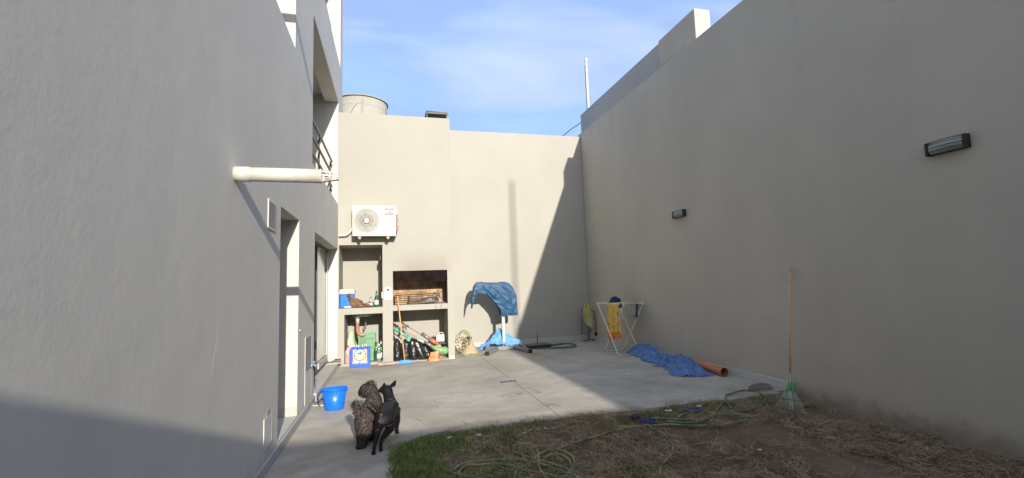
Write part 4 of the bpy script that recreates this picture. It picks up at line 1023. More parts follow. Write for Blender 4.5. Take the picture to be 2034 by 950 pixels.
MB().tube([(.63, 9.665, .385), (.73, 9.65, .32), (.80, 9.64, .27)], [.02, .035, .038], 10).build('sleeve', M['steel'], t, smooth=True)
MB().tube([(.79, 9.64, .275), (.87, 9.63, .225), (.95, 9.63, .19), (1.05, 9.66, .175), (1.09, 9.68, .165)], [.036, .04, .065, .085, .06], 16).build('motor_head', M['limegreen'], t, smooth=True)
MB().tube([(.93, 9.62, .16), (1.0, 9.6, .08), (.98, 9.62, .03)], .008, 6).build('guard', M['plank'], t)
t = thing('long_trimmer', 'second trimmer with black shaft and orange red collar leaning behind', 'grass trimmer', (.5, 9.9, .02))
MB().tube([(.06, 10.1, .86), (.14, 10.05, .80), (.35, 9.95, .66)], [.03, .022, .016], 8).build('grip', M['blackmetal'], t)
MB().tube([(.35, 9.95, .66), (.75, 9.85, .40)], .013, 8).build('shaft', M['plank'], t)
v = MB(); v.obox((.27, 9.98, .69), (.10, .05, .07), Matrix.Rotation(.5, 3, 'Y')); v.tube([(.22, 10.0, .76), (.30, 9.96, .60)], .012, 6); v.obox((.22, 10.0, .63), (.05, .04, .09), Matrix.Rotation(.5, 3, 'Y')); v.build('clamp', M['rust'], t)
MB().tube([(.60, 9.90, .52), (.78, 9.84, .385)], .036, 10).build('sleeve', M['steel'], t, smooth=True)
MB().tube([(.77, 9.84, .39), (.84, 9.82, .35), (.93, 9.82, .29)], [.045, .05, .028], 10).build('collar', M['red'], t, smooth=True)
t = tag(MB().tube([(.04, 9.9, .78), (.3, 9.85, .57), (.5, 9.8, .45)], .011, 7).build('rod', M['plank'], None, (.3, 9.85, .57)), 'thin brownish rod leaning between the two trimmers', 'rod')
t = thing('jerrycan', 'small white plastic jerrycan under the grill on the right', 'jerrycan', (.98, 9.95, .3))
MB().obox((.985, 9.98, .40), (.175, .12, .15)).build('body', M['white'], t, bevel=.014)
MB().lathe([(.028, .476), (.028, .50)], (.93, 9.98, 0), 14).build('cap', M['cream'], t)
MB().tube([(.965, 9.98, .474), (.972, 9.98, .508), (1.04, 9.98, .508), (1.055, 9.98, .47)], .011, 8).build('handle', M['white'], t)
t = tag(MB().grid(16, 6, lambda u, v: (.74 + u * .18, 10.0 + .12 * v, .32 + .13 * math.sin(u * 2.6) ** .7 + .03 * noise.noise((u * 9, v * 5, 0)) - .1 * v)).build('grey_bag', M['steel'], None, (.8, 10, .3), smooth=True, solid=.01), 'folded grey plastic sheet beside the jerrycan', 'plastic sheet')
t = tag(MB().box(.70, 1.10, 9.88, 10.2, .285, .315).build('shelf_board', M['darkmetal'], None, (.9, 10, .29)), 'dark board supporting the jerrycan and the grey sheet', 'board')
t = tag(crumple((.93, 9.86, .02), .14, .1, .27, .3, 9.1, amp=.5).build('paper_sack', M['sack'], None, (.93, 9.86, .02), smooth=True), 'crumpled brown paper sack behind the green trimmer head', 'sack')
ob = thing('orange_bag', 'crumpled orange charcoal bag with dark print on the floor edge', 'bag', (.82, 9.6, .01))
def obf(u, v):
    a = u * 2 * math.pi
    rr = 1 + .18 * noise.noise((math.cos(a) * 2, math.sin(a) * 2 + 5, v * 3)); sq = (abs(math.cos(a)) ** 4 + abs(math.sin(a)) ** 4) ** -.25
    return (.82 + (.125 - .035 * v) * rr * sq * math.cos(a) + .03 * v, 9.58 + (.06 - .02 * v) * rr * sq * math.sin(a) + .05 * v, .003 + .17 * v * (1 + .2 * noise.noise((math.cos(a), math.sin(a), 3))))
MB().grid(28, 8, obf).build('film', M['orangebag'], ob, smooth=True)
for z in (.06, .10): MB().box(.76, .84, 9.515, 9.517, z, z + .018).build('print_bar', M['pinkprint'], ob)
text_mesh('bag_lettering', 'CARBON', M['blackprint'], ob, (.915, 9.527, .085), .042, u=(.15, .1, 1), v=(-1, -.1, .15), sx=.8, bold=.001)
# broom
br = thing('broom', 'broom with long pale wooden stick and blue head leaning on the grill ledge', 'broom', (.2, 9.5, 0))
MB().tube([(.245, 9.40, .07), (.18, 9.52, .70), (.125, 9.62, 1.31)], [.0135, .0125, .0135], 10).build('stick', M['wood'], br, smooth=True)
MB().prism([(-.13, 0), (.13, 0), (.115, .045), (.05, .062), (-.06, .062), (-.12, .04)], (.245, 9.37, .022), (1, .1, 0), (0, 0, 1), (-.004, .055, 0)).build('head', M['broomblue'], br, bevel=.006)
bs = MB()
for k in range(60):
    x = .115 + .26 * random.random(); y = 9.385 + .05 * random.random()
    bs.bar((x, y, .03), (x + random.uniform(-.02, .02), y - .02 + random.uniform(-.02, .02), .002), .004, .003)
bs.build('bristles', M['broomblue'], br)

# ------------------------------------------------------------------ bucket and shoes
bk = thing('bucket', 'bright blue oval plastic bucket standing beside the doorway', 'bucket', (-.69, 6.28, 0))
BC = (-.69, 6.30, 0)
MB().lathe([(.108, .003), (.112, .01), (.148, .245), (.144, .245), (.105, .02)], BC, 36, 1, .9).build('pail', M['blue'], bk, smooth=True)
MB().tube([Vector(BC) + Vector((.152 * math.cos(a), .137 * math.sin(a), .247)) for a in np.linspace(0, 2 * math.pi, 37)], .0065, 8).build('rim', M['blue'], bk, smooth=True)
MB().tube(smooth_path([(-.838, 6.28, .235), (-.865, 6.22, .20), (-.865, 6.18, .15), (-.84, 6.17, .12)], 4), .008, 7).build('handle', M['navyplastic'], bk)
for s_ in (-1, 1): MB().lathe([(.018, 0), (.018, .012)], (-.69 + s_ * .146, 6.28, .225), 10, 1, 1, Matrix.Rotation(s_ * math.pi / 2, 3, 'Y')).build('handle_lug', M['blue'], bk)

def shoe(c, ang, label, L=.27):
    t = thing('shoe', label, 'shoe', c)
    m = Matrix.Rotation(ang, 3, 'Z'); c = Vector(c)
    def body(u, v):
        x = (u - .5) * L; w_ = .045 * (1 - abs(2 * u - .9) ** 3 * .5) ; hgt = .03 + .055 * max(0, (u - .35) / .65) ** .8 if u < .93 else .075
        a = v * math.pi
        return c + m @ Vector((x, w_ * math.cos(a) * (1 - .25 * (math.sin(a) > .8) * u), .012 + hgt * math.sin(a) ** .7))
    MB().grid(16, 10, body).build('upper', M['shoe'], t, smooth=True)
    MB().prism([((u - .5) * (L + .012), .05 * (1 - abs(2 * u - 1) ** 4 * .7)) for u in np.linspace(0, 1, 12)] + [((u - .5) * (L + .012), -.05 * (1 - abs(2 * u - 1) ** 4 * .7)) for u in np.linspace(1, 0, 12)], c, m @ Vector((1, 0, 0)), m @ Vector((0, 1, 0)), (0, 0, .016)).build('sole', M['cream'], t)
    MB().obox(c + m @ Vector((.07, 0, .078)), (.09, .05, .006), m).build('opening', M['dark'], t)
    return t
shoe((-1.055, 9.40, .106), math.radians(12), 'grey brown shoe with pale sole lying on the white door step')
shoe((-.905, 6.57, .003), math.radians(-20), 'dusty brown worn shoe lying behind the blue bucket', .21)
tp = thing('wall_tap', 'small white tap with blue rag at the wall cabinet', 'tap', (XL, 6.62, .45))
MB().tube([(XL, 6.66, .50), (XL + .035, 6.66, .50), (XL + .05, 6.67, .48)], .011, 8).build('spout', M['alu'], tp)
MB().tube([(XL + .02, 6.52, .515), (XL + .025, 6.66, .515)], .010, 8).build('lever', M['white'], tp)
MB().tube(smooth_path([(XL + .02, 6.58, .53), (XL + .04, 6.62, .545), (XL + .03, 6.66, .53)], 4), .012, 6).build('rag', M['lightblue'], tp)
MB().tube(smooth_path([(XL + .03, 6.6, .50), (XL + .03, 6.66, .40), (XL + .025, 6.72, .30), (XL + .03, 6.78, .20)], 4), .005, 6).build('string', M['rubber'], tp)
MB().tube([(XL, 5.79, 1.02), (XL + .012, 5.79, 1.02)], .011, 8).build('wall_button', M['white'], bld)

# ------------------------------------------------------------------ dogs
def dog_skin(name, chain, mat, parent, sub=2):
    vs, rs, es = [], [], []
    idx = {}
    for key, par, p, r in chain:
        idx[key] = len(vs); vs.append(p); rs.append(r)
        if par: es.append((idx[par], idx[key]))
    return skin_mesh(name, vs, es, rs, mat, parent, sub)
bd = thing('dog', 'slender black smooth haired dog with upright ears seen from behind', 'dog', (-.08, 4.7, 0))
chain = [
 ('pelvis', None, (-0.071, 4.580, 0.281), .080), ('loin', 'pelvis', (-0.050, 4.680, 0.290), .074), ('chest', 'loin', (-0.013, 4.800, 0.295), .084), ('withers', 'chest', (-0.013, 4.880, 0.324), .072),
 ('neck', 'withers', (-0.027, 4.940, 0.360), .056), ('nape', 'neck', (-0.037, 4.970, 0.403), .052), ('skull', 'nape', (-0.047, 5.000, 0.442), .060), ('brow', 'skull', (-0.072, 5.050, 0.439), .048), ('muzzle', 'brow', (-0.098, 5.090, 0.429), .032), ('nose', 'muzzle', (-0.118, 5.120, 0.409), .021),
 ('tail1', 'pelvis', (-0.102, 4.560, 0.325), .020), ('tail2', 'tail1', (-0.132, 4.540, 0.369), .015), ('tail3', 'tail2', (-0.167, 4.530, 0.410), .012), ('tail4', 'tail3', (-0.197, 4.530, 0.448), .008),
 ('hipL', 'pelvis', (-0.107, 4.560, 0.250), .052), ('kneeL', 'hipL', (-0.126, 4.600, 0.179), .038), ('hockL', 'kneeL', (-0.137, 4.520, 0.132), .021), ('pastL', 'hockL', (-0.153, 4.480, 0.072), .016), ('pawL', 'pastL', (-0.161, 4.450, 0.018), .016), ('toeL', 'pawL', (-0.167, 4.500, -0.010), .018),
 ('hipR', 'pelvis', (-0.023, 4.600, 0.231), .056), ('kneeR', 'hipR', (-0.023, 4.660, 0.147), .042), ('hockR', 'kneeR', (-0.068, 4.580, 0.125), .024), ('pastR', 'hockR', (-0.098, 4.540, 0.082), .016), ('pawR', 'pastR', (-0.103, 4.520, 0.019), .016), ('toeR', 'pawR', (-0.099, 4.570, -0.010), .018),
 ('shR', 'chest', (0.039, 4.900, 0.222), .040), ('elR', 'shR', (0.049, 4.920, 0.153), .031), ('wrR', 'elR', (0.043, 4.950, 0.082), .019), ('paR', 'wrR', (0.043, 5.000, 0.020), .017), ('tR', 'paR', (0.058, 5.030, -0.005), .017),
 ('shL', 'chest', (-0.052, 4.920, 0.236), .034), ('elL', 'shL', (-0.063, 4.950, 0.161), .024), ('wrL', 'elL', (-.055, 5.02, .10), .014), ('paL', 'wrL', (-.055, 5.05, .02), .016), ('tL', 'paL', (-.055, 5.08, .015), .016)]
dog_skin('body', chain, M['blackfur'], bd)
def ear(base, tip, w, mat, parent, name='ear'):
    b, t_ = Vector(base), Vector(tip); ax = (t_ - b); side = Vector((1, .2, 0)).normalized()
    def f_(u, v):
        ww = w * (1 - v ** 1.6) ** .8 * (1 if v > .02 else .8); a = (u - .5) * math.pi
        return b + ax * v + side * (math.sin(a) * ww) + Vector((0, -1, .2)) * (-math.cos(a) * ww * .45)
    return MB().grid(8, 8, f_).build(name, mat, parent, smooth=True, solid=.006)
ear((-0.007, 5.000, 0.459), (0.038, 5.000, 0.530), .036, M['blackfur'], bd)
ear((-0.077, 5.030, 0.459), (-0.076, 5.030, 0.509), .026, M['blackfur'], bd)
MB().lathe([(.001, 0), (.007, .001), (.006, .005), (.001, .006)], (-0.092, 4.495, 0.327), 10, 1, 1, Matrix.Rotation(math.pi / 2, 3, 'X')).build('pink_patch', M['pinkskin'], bd, smooth=True)
nz = (-0.125, 5.135, 0.404)
MB().lathe([(.002, -.01), (.011, -.004), (.011, .004), (.002, .01)], nz, 10).build('nose', M['rubber'], bd, smooth=True)
for p_ in ((-0.097, 5.075, 0.454),): MB().lathe([(.001, -.006), (.006, -.002), (.006, .002), (.001, .006)], p_, 8).build('eye', M['rubber'], bd, smooth=True)
cd = thing('dog', 'curly haired grey brown dog with raised plumed tail walking beside the black dog', 'dog', (-.25, 4.85, 0))
chain = [
 ('pelvis', None, (-0.240, 4.760, 0.188), .092), ('loin', 'pelvis', (-0.235, 4.860, 0.226), .094), ('ribs', 'loin', (-0.198, 4.980, 0.274), .084), ('shoulder', 'ribs', (-0.138, 5.080, 0.309), .076),
 ('neck', 'shoulder', (-0.174, 5.140, 0.359), .046), ('skull', 'neck', (-0.220, 5.180, 0.426), .066), ('brow', 'skull', (-0.263, 5.240, 0.423), .056), ('muzzle', 'brow', (-0.296, 5.290, 0.390), .034), ('nose', 'muzzle', (-0.313, 5.320, 0.364), .022),
 ('thL', 'pelvis', (-0.276, 4.750, 0.125), .046), ('knL', 'thL', (-0.268, 4.780, 0.070), .040), ('hkL', 'knL', (-0.273, 4.700, 0.058), .027), ('paL', 'hkL', (-0.281, 4.680, 0.002), .031), ('toL', 'paL', (-0.274, 4.720, -0.020), .030),
 ('thR', 'pelvis', (-0.212, 4.850, 0.090), .044), ('knR', 'thR', (-0.220, 4.920, 0.033), .038), ('hkR', 'knR', (-0.229, 4.920, 0.015), .030), ('paR', 'hkR', (-0.239, 4.930, -0.015), .030), ('toR', 'paR', (-0.232, 4.970, -0.033), .026),
 ('shL', 'shoulder', (-.25, 5.10, .24), .042), ('elL', 'shL', (-.26, 5.12, .14), .034), ('wrL', 'elL', (-.26, 5.16, .03), .030),
 ('shR', 'shoulder', (-.14, 5.14, .24), .042), ('elR', 'shR', (-.13, 5.18, .14), .034), ('wrR', 'elR', (-.13, 5.24, .03), .030),
 ('t1', 'pelvis', (-0.304, 4.700, 0.306), .014), ('t2', 't1', (-0.316, 4.680, 0.362), .010), ('t3', 't2', (-0.316, 4.680, 0.412), .009), ('t4', 't3', (-0.333, 4.680, 0.432), .008)]
cbody = dog_skin('body', chain, M['curlylight'], cd)
earp = (-0.287, 5.220, 0.383)
MB().lathe([(.004, .04), (.026, .02), (.034, -.02), (.026, -.045), (.006, -.055)], earp, 12, 1, .5).build('ear', M['curlyfur'], cd, smooth=True)
earq = (-0.165, 5.180, 0.380)
MB().lathe([(.004, .03), (.022, .015), (.028, -.015), (.02, -.035), (.006, -.045)], earq, 12, 1, .5).build('ear', M['curlyfur'], cd, smooth=True)
# curls: short curved locks grown from the body surface
def curls(name, src_obj, parent, n, L, W, mat, zone=None, droop=.4, seed=1):
    r_ = np.random.default_rng(seed)
    me = src_obj.data; me.calc_loop_triangles()
    co = np.array([v.co for v in me.vertices]); tri = np.array([t.vertices[:] for t in me.loop_triangles])
    A, B, C = co[tri[:, 0]], co[tri[:, 1]], co[tri[:, 2]]; nr = np.cross(B - A, C - A); ar = np.linalg.norm(nr, axis=1); nr /= ar[:, None] + 1e-12
    pick = r_.choice(len(tri), n, p=ar / ar.sum()); a, b_ = r_.random(n), r_.random(n); f = a + b_ > 1; a[f], b_[f] = 1 - a[f], 1 - b_[f]
    P0 = A[pick] + (B - A)[pick] * a[:, None] + (C - A)[pick] * b_[:, None]; N = nr[pick]
    if zone is not None:
        k = zone(P0 + np.array(OFF[parent.name])); P0, N = P0[k], N[k]; n = len(P0)
    T = r_.normal(size=(n, 3)); T -= N * (T * N).sum(1)[:, None]; T /= np.linalg.norm(T, axis=1)[:, None] + 1e-9; S_ = np.cross(N, T)
    l = L * r_.uniform(.6, 1.4, n)[:, None]; w_ = W * r_.uniform(.7, 1.3, n)[:, None]; dn = np.array([0, 0, -1.])
    V = []
    for t_, h_, ww in ((0, 0, .9), (.35, .55, 1), (.8, .62, .8), (1.05, .25, .2)):
        c_ = P0 + T * l * t_ * .8 + N * l * h_ + dn * l * t_ * droop
        V.append(c_ - S_ * w_ * ww); V.append(c_ + S_ * w_ * ww)
    V = np.stack(V, 1).reshape(-1, 3); base = np.arange(n)[:, None] * 8
    F = np.concatenate([base + np.array([[0, 1, 3, 2]]), base + np.array([[2, 3, 5, 4]]), base + np.array([[4, 5, 7, 6]])])
    o = fast_mesh(name, V, F, mat, parent); OFF[o.name] = OFF[parent.name]; return tag(o, kind='stuff')
curls('short_coat', [o for o in bpy.data.objects if o.parent == bd and o.name.startswith('body')][0], bd, 7000, .006, .0014, M['blackfur'], droop=1.0, seed=9)
curls('curly_coat', cbody, cd, 10000, .022, .0042, M['curlylight'], seed=3)
curls('curly_coat', cbody, cd, 7000, .024, .0042, M['furdark'], seed=4)
curls('leg_and_head_curls', cbody, cd, 9000, .026, .004, M['furdark'], zone=lambda p: (p[:, 2] < .10) | ((p[:, 2] > .36) & (p[:, 1] > 5.08)), seed=5)
tl = MB()
tb = [Vector((-0.292, 4.720, 0.300)), Vector((-0.304, 4.700, 0.361)), Vector((-0.313, 4.700, 0.412)), Vector((-0.330, 4.700, 0.422))]
for k in range(260):
    f_ = random.random() * 2.99; i = int(f_); p = tb[i].lerp(tb[i + 1], f_ - i)
    d_ = Vector((random.uniform(-1, .25), random.uniform(-.4, .4), random.uniform(-1.0, .15))).normalized()
    L_ = random.uniform(.03, .075)
    tl.bar(p, p + d_ * L_ * .6 , .003, .002); tl.bar(p + d_ * L_ * .6, p + d_ * L_ + Vector((0, 0, -.014)), .0025, .0015)
tl.build('tail_plume', M['furdark'], cd)
hb = MB(); hc = Vector((-0.210, 5.180, 0.451))
for k in range(120):
    a = random.uniform(0, 2 * math.pi); e_ = random.uniform(.1, 1.5)
    d_ = Vector((math.cos(a) * math.cos(e_), math.sin(a) * math.cos(e_) * .6, math.sin(e_)))
    p = hc + d_ * .046; q = p + (d_ + Vector((random.uniform(-.8, .8), random.uniform(-.5, .5), random.uniform(-.5, .5)))).normalized() * random.uniform(.012, .03)
    hb.bar(p, q, .003, .002)
hb.build('topknot', M['furdark'], cd)

# ------------------------------------------------------------------ beige sack with hose bundle, blue covered stand
sk = thing('hose_sack', 'beige cloth sack leaning at the corner of the barbecue with coiled cables', 'sack', (1.62, 10.2, 0))
def sackf(u, v):
    a = u * 2 * math.pi; r_ = (1 - v) * 1.0 + v * .42
    rr = 1 + .08 * noise.noise((math.cos(a) * 2, math.sin(a) * 2, v * 3)) 
    return (1.64 + .20 * r_ * rr * math.cos(a) - .05 * v, 10.25 + .13 * r_ * rr * math.sin(a), .003 + .33 * v)
MB().grid(28, 10, sackf).build('cloth', M['sack'], sk, smooth=True)
MB().tube([(1.56, 10.2, .33), (1.62, 10.18, .35), (1.68, 10.2, .33)], .03, 8).build('blue_wrap', M['navyplastic'], sk)
hc = thing('hose_bundle', 'tangled yellow green hose and cord heaped around the beige sack', 'hose', (1.5, 10.1, 0))
def coil(c, r_, n, tilt, seed, turns=1.0, sq=1.0):
    m = Euler(tilt).to_matrix(); c = Vector(c)
    return [c + m @ Vector((r_ * (1 + .12 * noise.noise((math.cos(a) * 1.3 + seed, math.sin(a) * 1.3, a * .3))) * math.cos(a), sq * r_ * (1 + .12 * noise.noise((math.sin(a) * 1.3 + seed, 1, a * .3))) * math.sin(a), .01 * math.sin(a * 2.3 + seed))) for a in np.linspace(0, 2 * math.pi * turns, int(24 * turns))]
for k, (c_, r_, tl_, m_) in enumerate((((1.50, 10.06, .36), .15, (1.3, .2, .2), 'hosey'), ((1.48, 10.08, .30), .17, (1.2, .5, .1), 'hosey'), ((1.44, 10.1, .22), .15, (1.4, .9, 0), 'plank'), ((1.44, 10.04, .20), .12, (1.5, 1.0, .3), 'sack'), ((1.47, 10.05, .26), .13, (1.5, .7, .5), 'sack'), ((1.52, 10.07, .40), .12, (1.0, -.3, .4), 'hose'))):
    MB().tube(coil(c_, r_, 24, tl_, k * 3.1, 1.3, 1.0), .009, 7).build('loop', M[m_], hc, smooth=True)
MB().tube(smooth_path([(1.38, 10.0, .22), (1.42, 9.92, .09), (1.52, 9.86, .02), (1.66, 9.86, .012), (1.80, 9.95, .03), (1.90, 10.1, .07)], 6), .010, 8).build('loop', M['hosey'], hc, smooth=True)
MB().tube(smooth_path([(1.675, 10.086, 0.012), (1.843, 10.162, 0.012), (1.958, 10.533, 0.012), (1.930, 10.824, 0.012), (1.714, 10.314, 0.012), (1.620, 9.954, 0.012), (1.762, 9.842, 0.012), (1.860, 9.792, 0.012)], 6), .008, 7).build('loop', M['hosey'], hc, smooth=True)

st = thing('covered_stand', 'grey steel cross footed stand whose top is wrapped in crumpled blue tarpaulin', 'stand', (2.45, 10.4, 0))
up_ = Vector((0, 0, .044))
SL, SR = Vector((2.319, 10.435, 0.000)) + up_, Vector((2.691, 10.417, 0.000)) + up_
FA, FC, FD, FB_ = Vector((1.940, 9.763, 0.000)) + up_, Vector((2.069, 10.570, 0.000)) + up_, Vector((2.852, 9.683, 0.000)) + up_, Vector((2.900, 10.882, 0.000)) + up_
for o_, q in ((SL, FA), (SL, FC), (SR, FD), (SR, FB_)):
    d_ = (q - o_).normalized()
    MB().bar(o_ + d_ * .055, q, .075, .075).build('foot_beam', M['steel'], st, bevel=.004)
    MB().bar(q + d_ * .0005, q + d_ * .03, .08, .08).build('end_cap', M['rubber'], st)
MB().bar(SL - Vector((.03, 0, 0)), SR + Vector((.03, 0, 0)), .10, .074).build('cross_beam', M['steel'], st, bevel=.004)
PC = (SL * .62 + SR * .38); PC = Vector((PC.x * 10.66 / PC.y, 10.66, 0))
MB().box(PC.x - .035, PC.x + .035, PC.y - .035, PC.y + .035, .001, 1.42).build('post', M['alu'], st, bevel=.004)
# tarpaulin: front and back sheets joined over the top edge, outline as it hangs
top = [(-.62, .965), (-.60, 1.10), (-.565, 1.33), (-.53, 1.47), (-.47, 1.535), (-.38, 1.545), (-.15, 1.53), (.08, 1.535), (.20, 1.545), (.29, 1.51), (.37, 1.42), (.43, 1.28), (.46, 1.12), (.475, .90), (.47, .76)]
low = [(-.60, .95), (-.57, 1.07), (-.545, 1.16), (-.48, 1.255), (-.38, 1.275), (-.26, 1.275), (-.19, 1.22), (-.11, 1.14), (-.02, 1.02), (.05, .92), (.06, .80), (.10, .76), (.22, .755), (.38, .75), (.455, .755)]
TX, TY = 2.36 * PC.y / 10.55, PC.y
def lerp_pl(pl, u):
    f_ = u * (len(pl) - 1); i = min(int(f_), len(pl) - 2); k = f_ - i
    return pl[i][0] * (1 - k) + pl[i + 1][0] * k, pl[i][1] * (1 - k) + pl[i + 1][1] * k
def tarpf(u, v):
    # v 0..1: front lower edge -> over the top -> back lower edge
    s_ = abs(2 * v - 1); side = -1 if v < .5 else 1
    xt, zt = lerp_pl(top, u); xl, zl = lerp_pl(low, u)
    k = s_ ** 1.0
    x = xt * (1 - k) + xl * k; z = zt * (1 - k) + zl * k
    th = .035 + .06 * (1 - math.exp(-6 * s_)) * (1 - .55 * s_) * min(1, .25 + 2.2 * min(u, 1 - u)) 
    rg = lambda q: (1 - abs(noise.noise(q)) * 2.6)
    fold = .042 * rg((x * 3 + z * 3.4, z * 2.2 - x * 1.6, 1.3 + side)) + .016 * rg((x * 7 + z * 8, z * 4 - x * 4, side * 2)) - .03
    x *= TY / 10.55; z = 1.45 + (z - 1.45) * TY / 10.55
    return (TX + x + .018 * noise.noise((x * 4, z * 7, 9)), TY + side * (th + .02) + fold * (0.3 + s_) * 1.1, z + .015 * noise.noise((x * 8, 3, v * 3)))
MB().grid(170, 110, tarpf).build('tarpaulin', M['tarp'], st, smooth=True, solid=.003)
MB().tube([(TX - .50, TY, 1.50), (TX - .2, TY, 1.505), (TX + .2, TY, 1.50)], .025, 8).build('top_bar', M['steel'], st)
tc_ = MB()
def clothf(u, v):
    x = 1.86 + u * 1.18; y = 10.38 + v * .62
    y -= .07
    h = .30 * math.exp(-((x - 2.50) / .17) ** 2 - ((y - 10.72) / .16) ** 2) + .15 * math.exp(-((x - 2.25) / .24) ** 2 - ((y - 10.62) / .16) ** 2) + .20 * math.exp(-((x - 2.78) / .2) ** 2 - ((y - 10.72) / .16) ** 2)
    h *= 1 + .5 * noise.noise((x * 5, y * 5, 8)); h += .085 * max(0, 1 - abs(x - 2.45) / .5) 
    n_ = noise.noise((x * 6, y * 6, 2)) * .05 + abs(noise.noise((x * 11 + y * 5, y * 9, 4))) * .06
    y += .07 + .09
    return (x, y, max(.006, h * 1.02 + n_ * (1 if h > .02 else .25)))
def ckeep(u, v):
    x = 1.86 + u * 1.18; y = 10.32 + v * .62
    cy_ = 10.66 - .10 * math.cos((x - 1.9) * 3) ; wd = .10 + .2 * math.exp(-((x - 2.62) / .32) ** 2) + .10 * noise.noise((x * 6, 0, 0)) + .05 * noise.noise((x * 19, y * 2, 0))
    return abs(y - cy_) < wd or (2.52 < x < 2.76 and y < 10.62)
tag(tc_.grid(90, 56, clothf, ckeep).build('light_blue_cloth', M['lightblue'], None, (2.4, 10.6, 0), smooth=True, solid=.004), 'light blue cloth dropped over the foot of the stand against the wall', 'cloth')

# brazier tray and dark hose beside it
tr = thing('brazier_tray', 'low black metal brazier tray with a ribbed rim and upright handle', 'tray', (3.28, 10.42, 0))
MB().prism([(0, 0), (.50, 0), (.53, .055), (-.03, .055)], (3.03, 10.30, .012), (1, 0, 0), (0, 0, 1), (0, .30, 0)).build('pan', M['blackmetal'], tr)
for a in ((2.995, 3.565, 10.29, 10.305, .066, .078), (2.995, 3.565, 10.595, 10.61, .066, .078), (2.995, 3.01, 10.3055, 10.5945, .066, .078), (3.55, 3.565, 10.3055, 10.5945, .066, .078)): MB().box(*a).build('rim', M['red' if False else 'rust'], tr)
for k in range(18): MB().bar((3.03 + k * .03, 10.307, .072), (3.03 + k * .03, 10.593, .072), .010, .008).build('bar', M['galv'], tr)
MB().tube([(3.30, 10.58, .07), (3.305, 10.58, .20), (3.31, 10.585, .35)], [.014, .014, .005], 8).build('handle', M['rust'], tr)
for x in (3.06, 3.5): MB().tube([(x, 10.33, .001), (x, 10.33, .02)], .012, 8).build('leg', M['blackmetal'], tr)
hs = [(3.069, 10.206, 0.012), (3.341, 10.058, 0.012), (3.667, 9.972, 0.012), (3.940, 9.962, 0.012), (4.105, 10.158, 0.012), (4.146, 10.472, 0.014), (3.998, 10.751, 0.016), (3.690, 10.608, 0.016), (3.422, 10.405, 0.016), (3.635, 10.452, 0.014), (3.975, 10.622, 0.014), (4.165, 10.585, 0.012), (4.125, 10.297, 0.012), (3.856, 10.150, 0.012), (3.407, 10.254, 0.012)]
tag(MB().tube(smooth_path(hs, 6), .011, 8).build('dark_hose', M['hosed'], None, (3.6, 10.4, 0), smooth=True), 'dark green hose coiled flat on the concrete beside the brazier tray', 'hose')

# ------------------------------------------------------------------ tool stand in the corner
ts = thing('tool_stand', 'black iron fireplace tool stand in the far corner', 'tool stand', (4.74, 10.9, 0))
f_ = MB()
f_.tube([(4.74, 10.9, .03), (4.735, 10.9, .45), (4.72, 10.9, .87)], .011, 7)
f_.tube([(4.56, 10.88, .80), (4.72, 10.9, .84), (4.93, 10.92, .72)], .009, 7)
f_.build('post', M['blackmetal'], ts)
b_ = MB()
for dx, dy in ((-.17, -.07), (-.12, -.14), (.17, .05), (.12, -.06)): b_.tube([(4.74, 10.9, .04), (4.74 + dx, 10.9 + dy, .03), (4.74 + dx, 10.9 + dy, .003)], .009, 6)
b_.build('base', M['blackmetal'], ts)
MB().tube([(4.60, 10.86, .78), (4.54, 10.84, .24), (4.545, 10.84, .20)], .008, 6).build('poker', M['blackmetal'], ts)
MB().bar((4.52, 10.84, .215), (4.66, 10.84, .18), .02, .012).build('rake_blade', M['blackmetal'], ts)
MB().tube([(4.915, 10.88, .72), (4.93, 10.88, .20)], .009, 6).build('shovel', M['blackmetal'], ts)
MB().obox((4.93, 10.87, .17), (.07, .02, .08)).build('shovel_blade', M['blackmetal'], ts, bevel=.008)
MB().bar((4.88, 10.88, .725), (4.95, 10.88, .725), .015, .012).build('hook', M['blackmetal'], ts)
MB().tube([(4.78, 10.87, .46), (4.79, 10.87, .22)], .007, 6).build('tongs', M['blackmetal'], ts)
def tcl(u, v):
    xl_, xr_ = 4.66 - .09 * math.sin(min(v * 1.6, 1.57)), 4.76 + .14 * min(1, v * 1.3)
    x = xl_ + (xr_ - xl_) * u; z = .935 - .02 * abs(u - .3) - v * (.55 - .04 * math.sin(u * 7))
    if u < .25: z += v * .25 * (1 - u / .25)
    return (x, 10.865 - .03 * math.sin(u * 9 + v * 2) - .03 * v - .015 * noise.noise((u * 5, v * 4, 1)), z)
tag(MB().grid(24, 24, tcl).build('hanging_cloth', M['yellowcloth'], None, (4.74, 10.86, .9), smooth=True, solid=.006), 'yellowish green towel draped over the corner tool stand', 'towel')

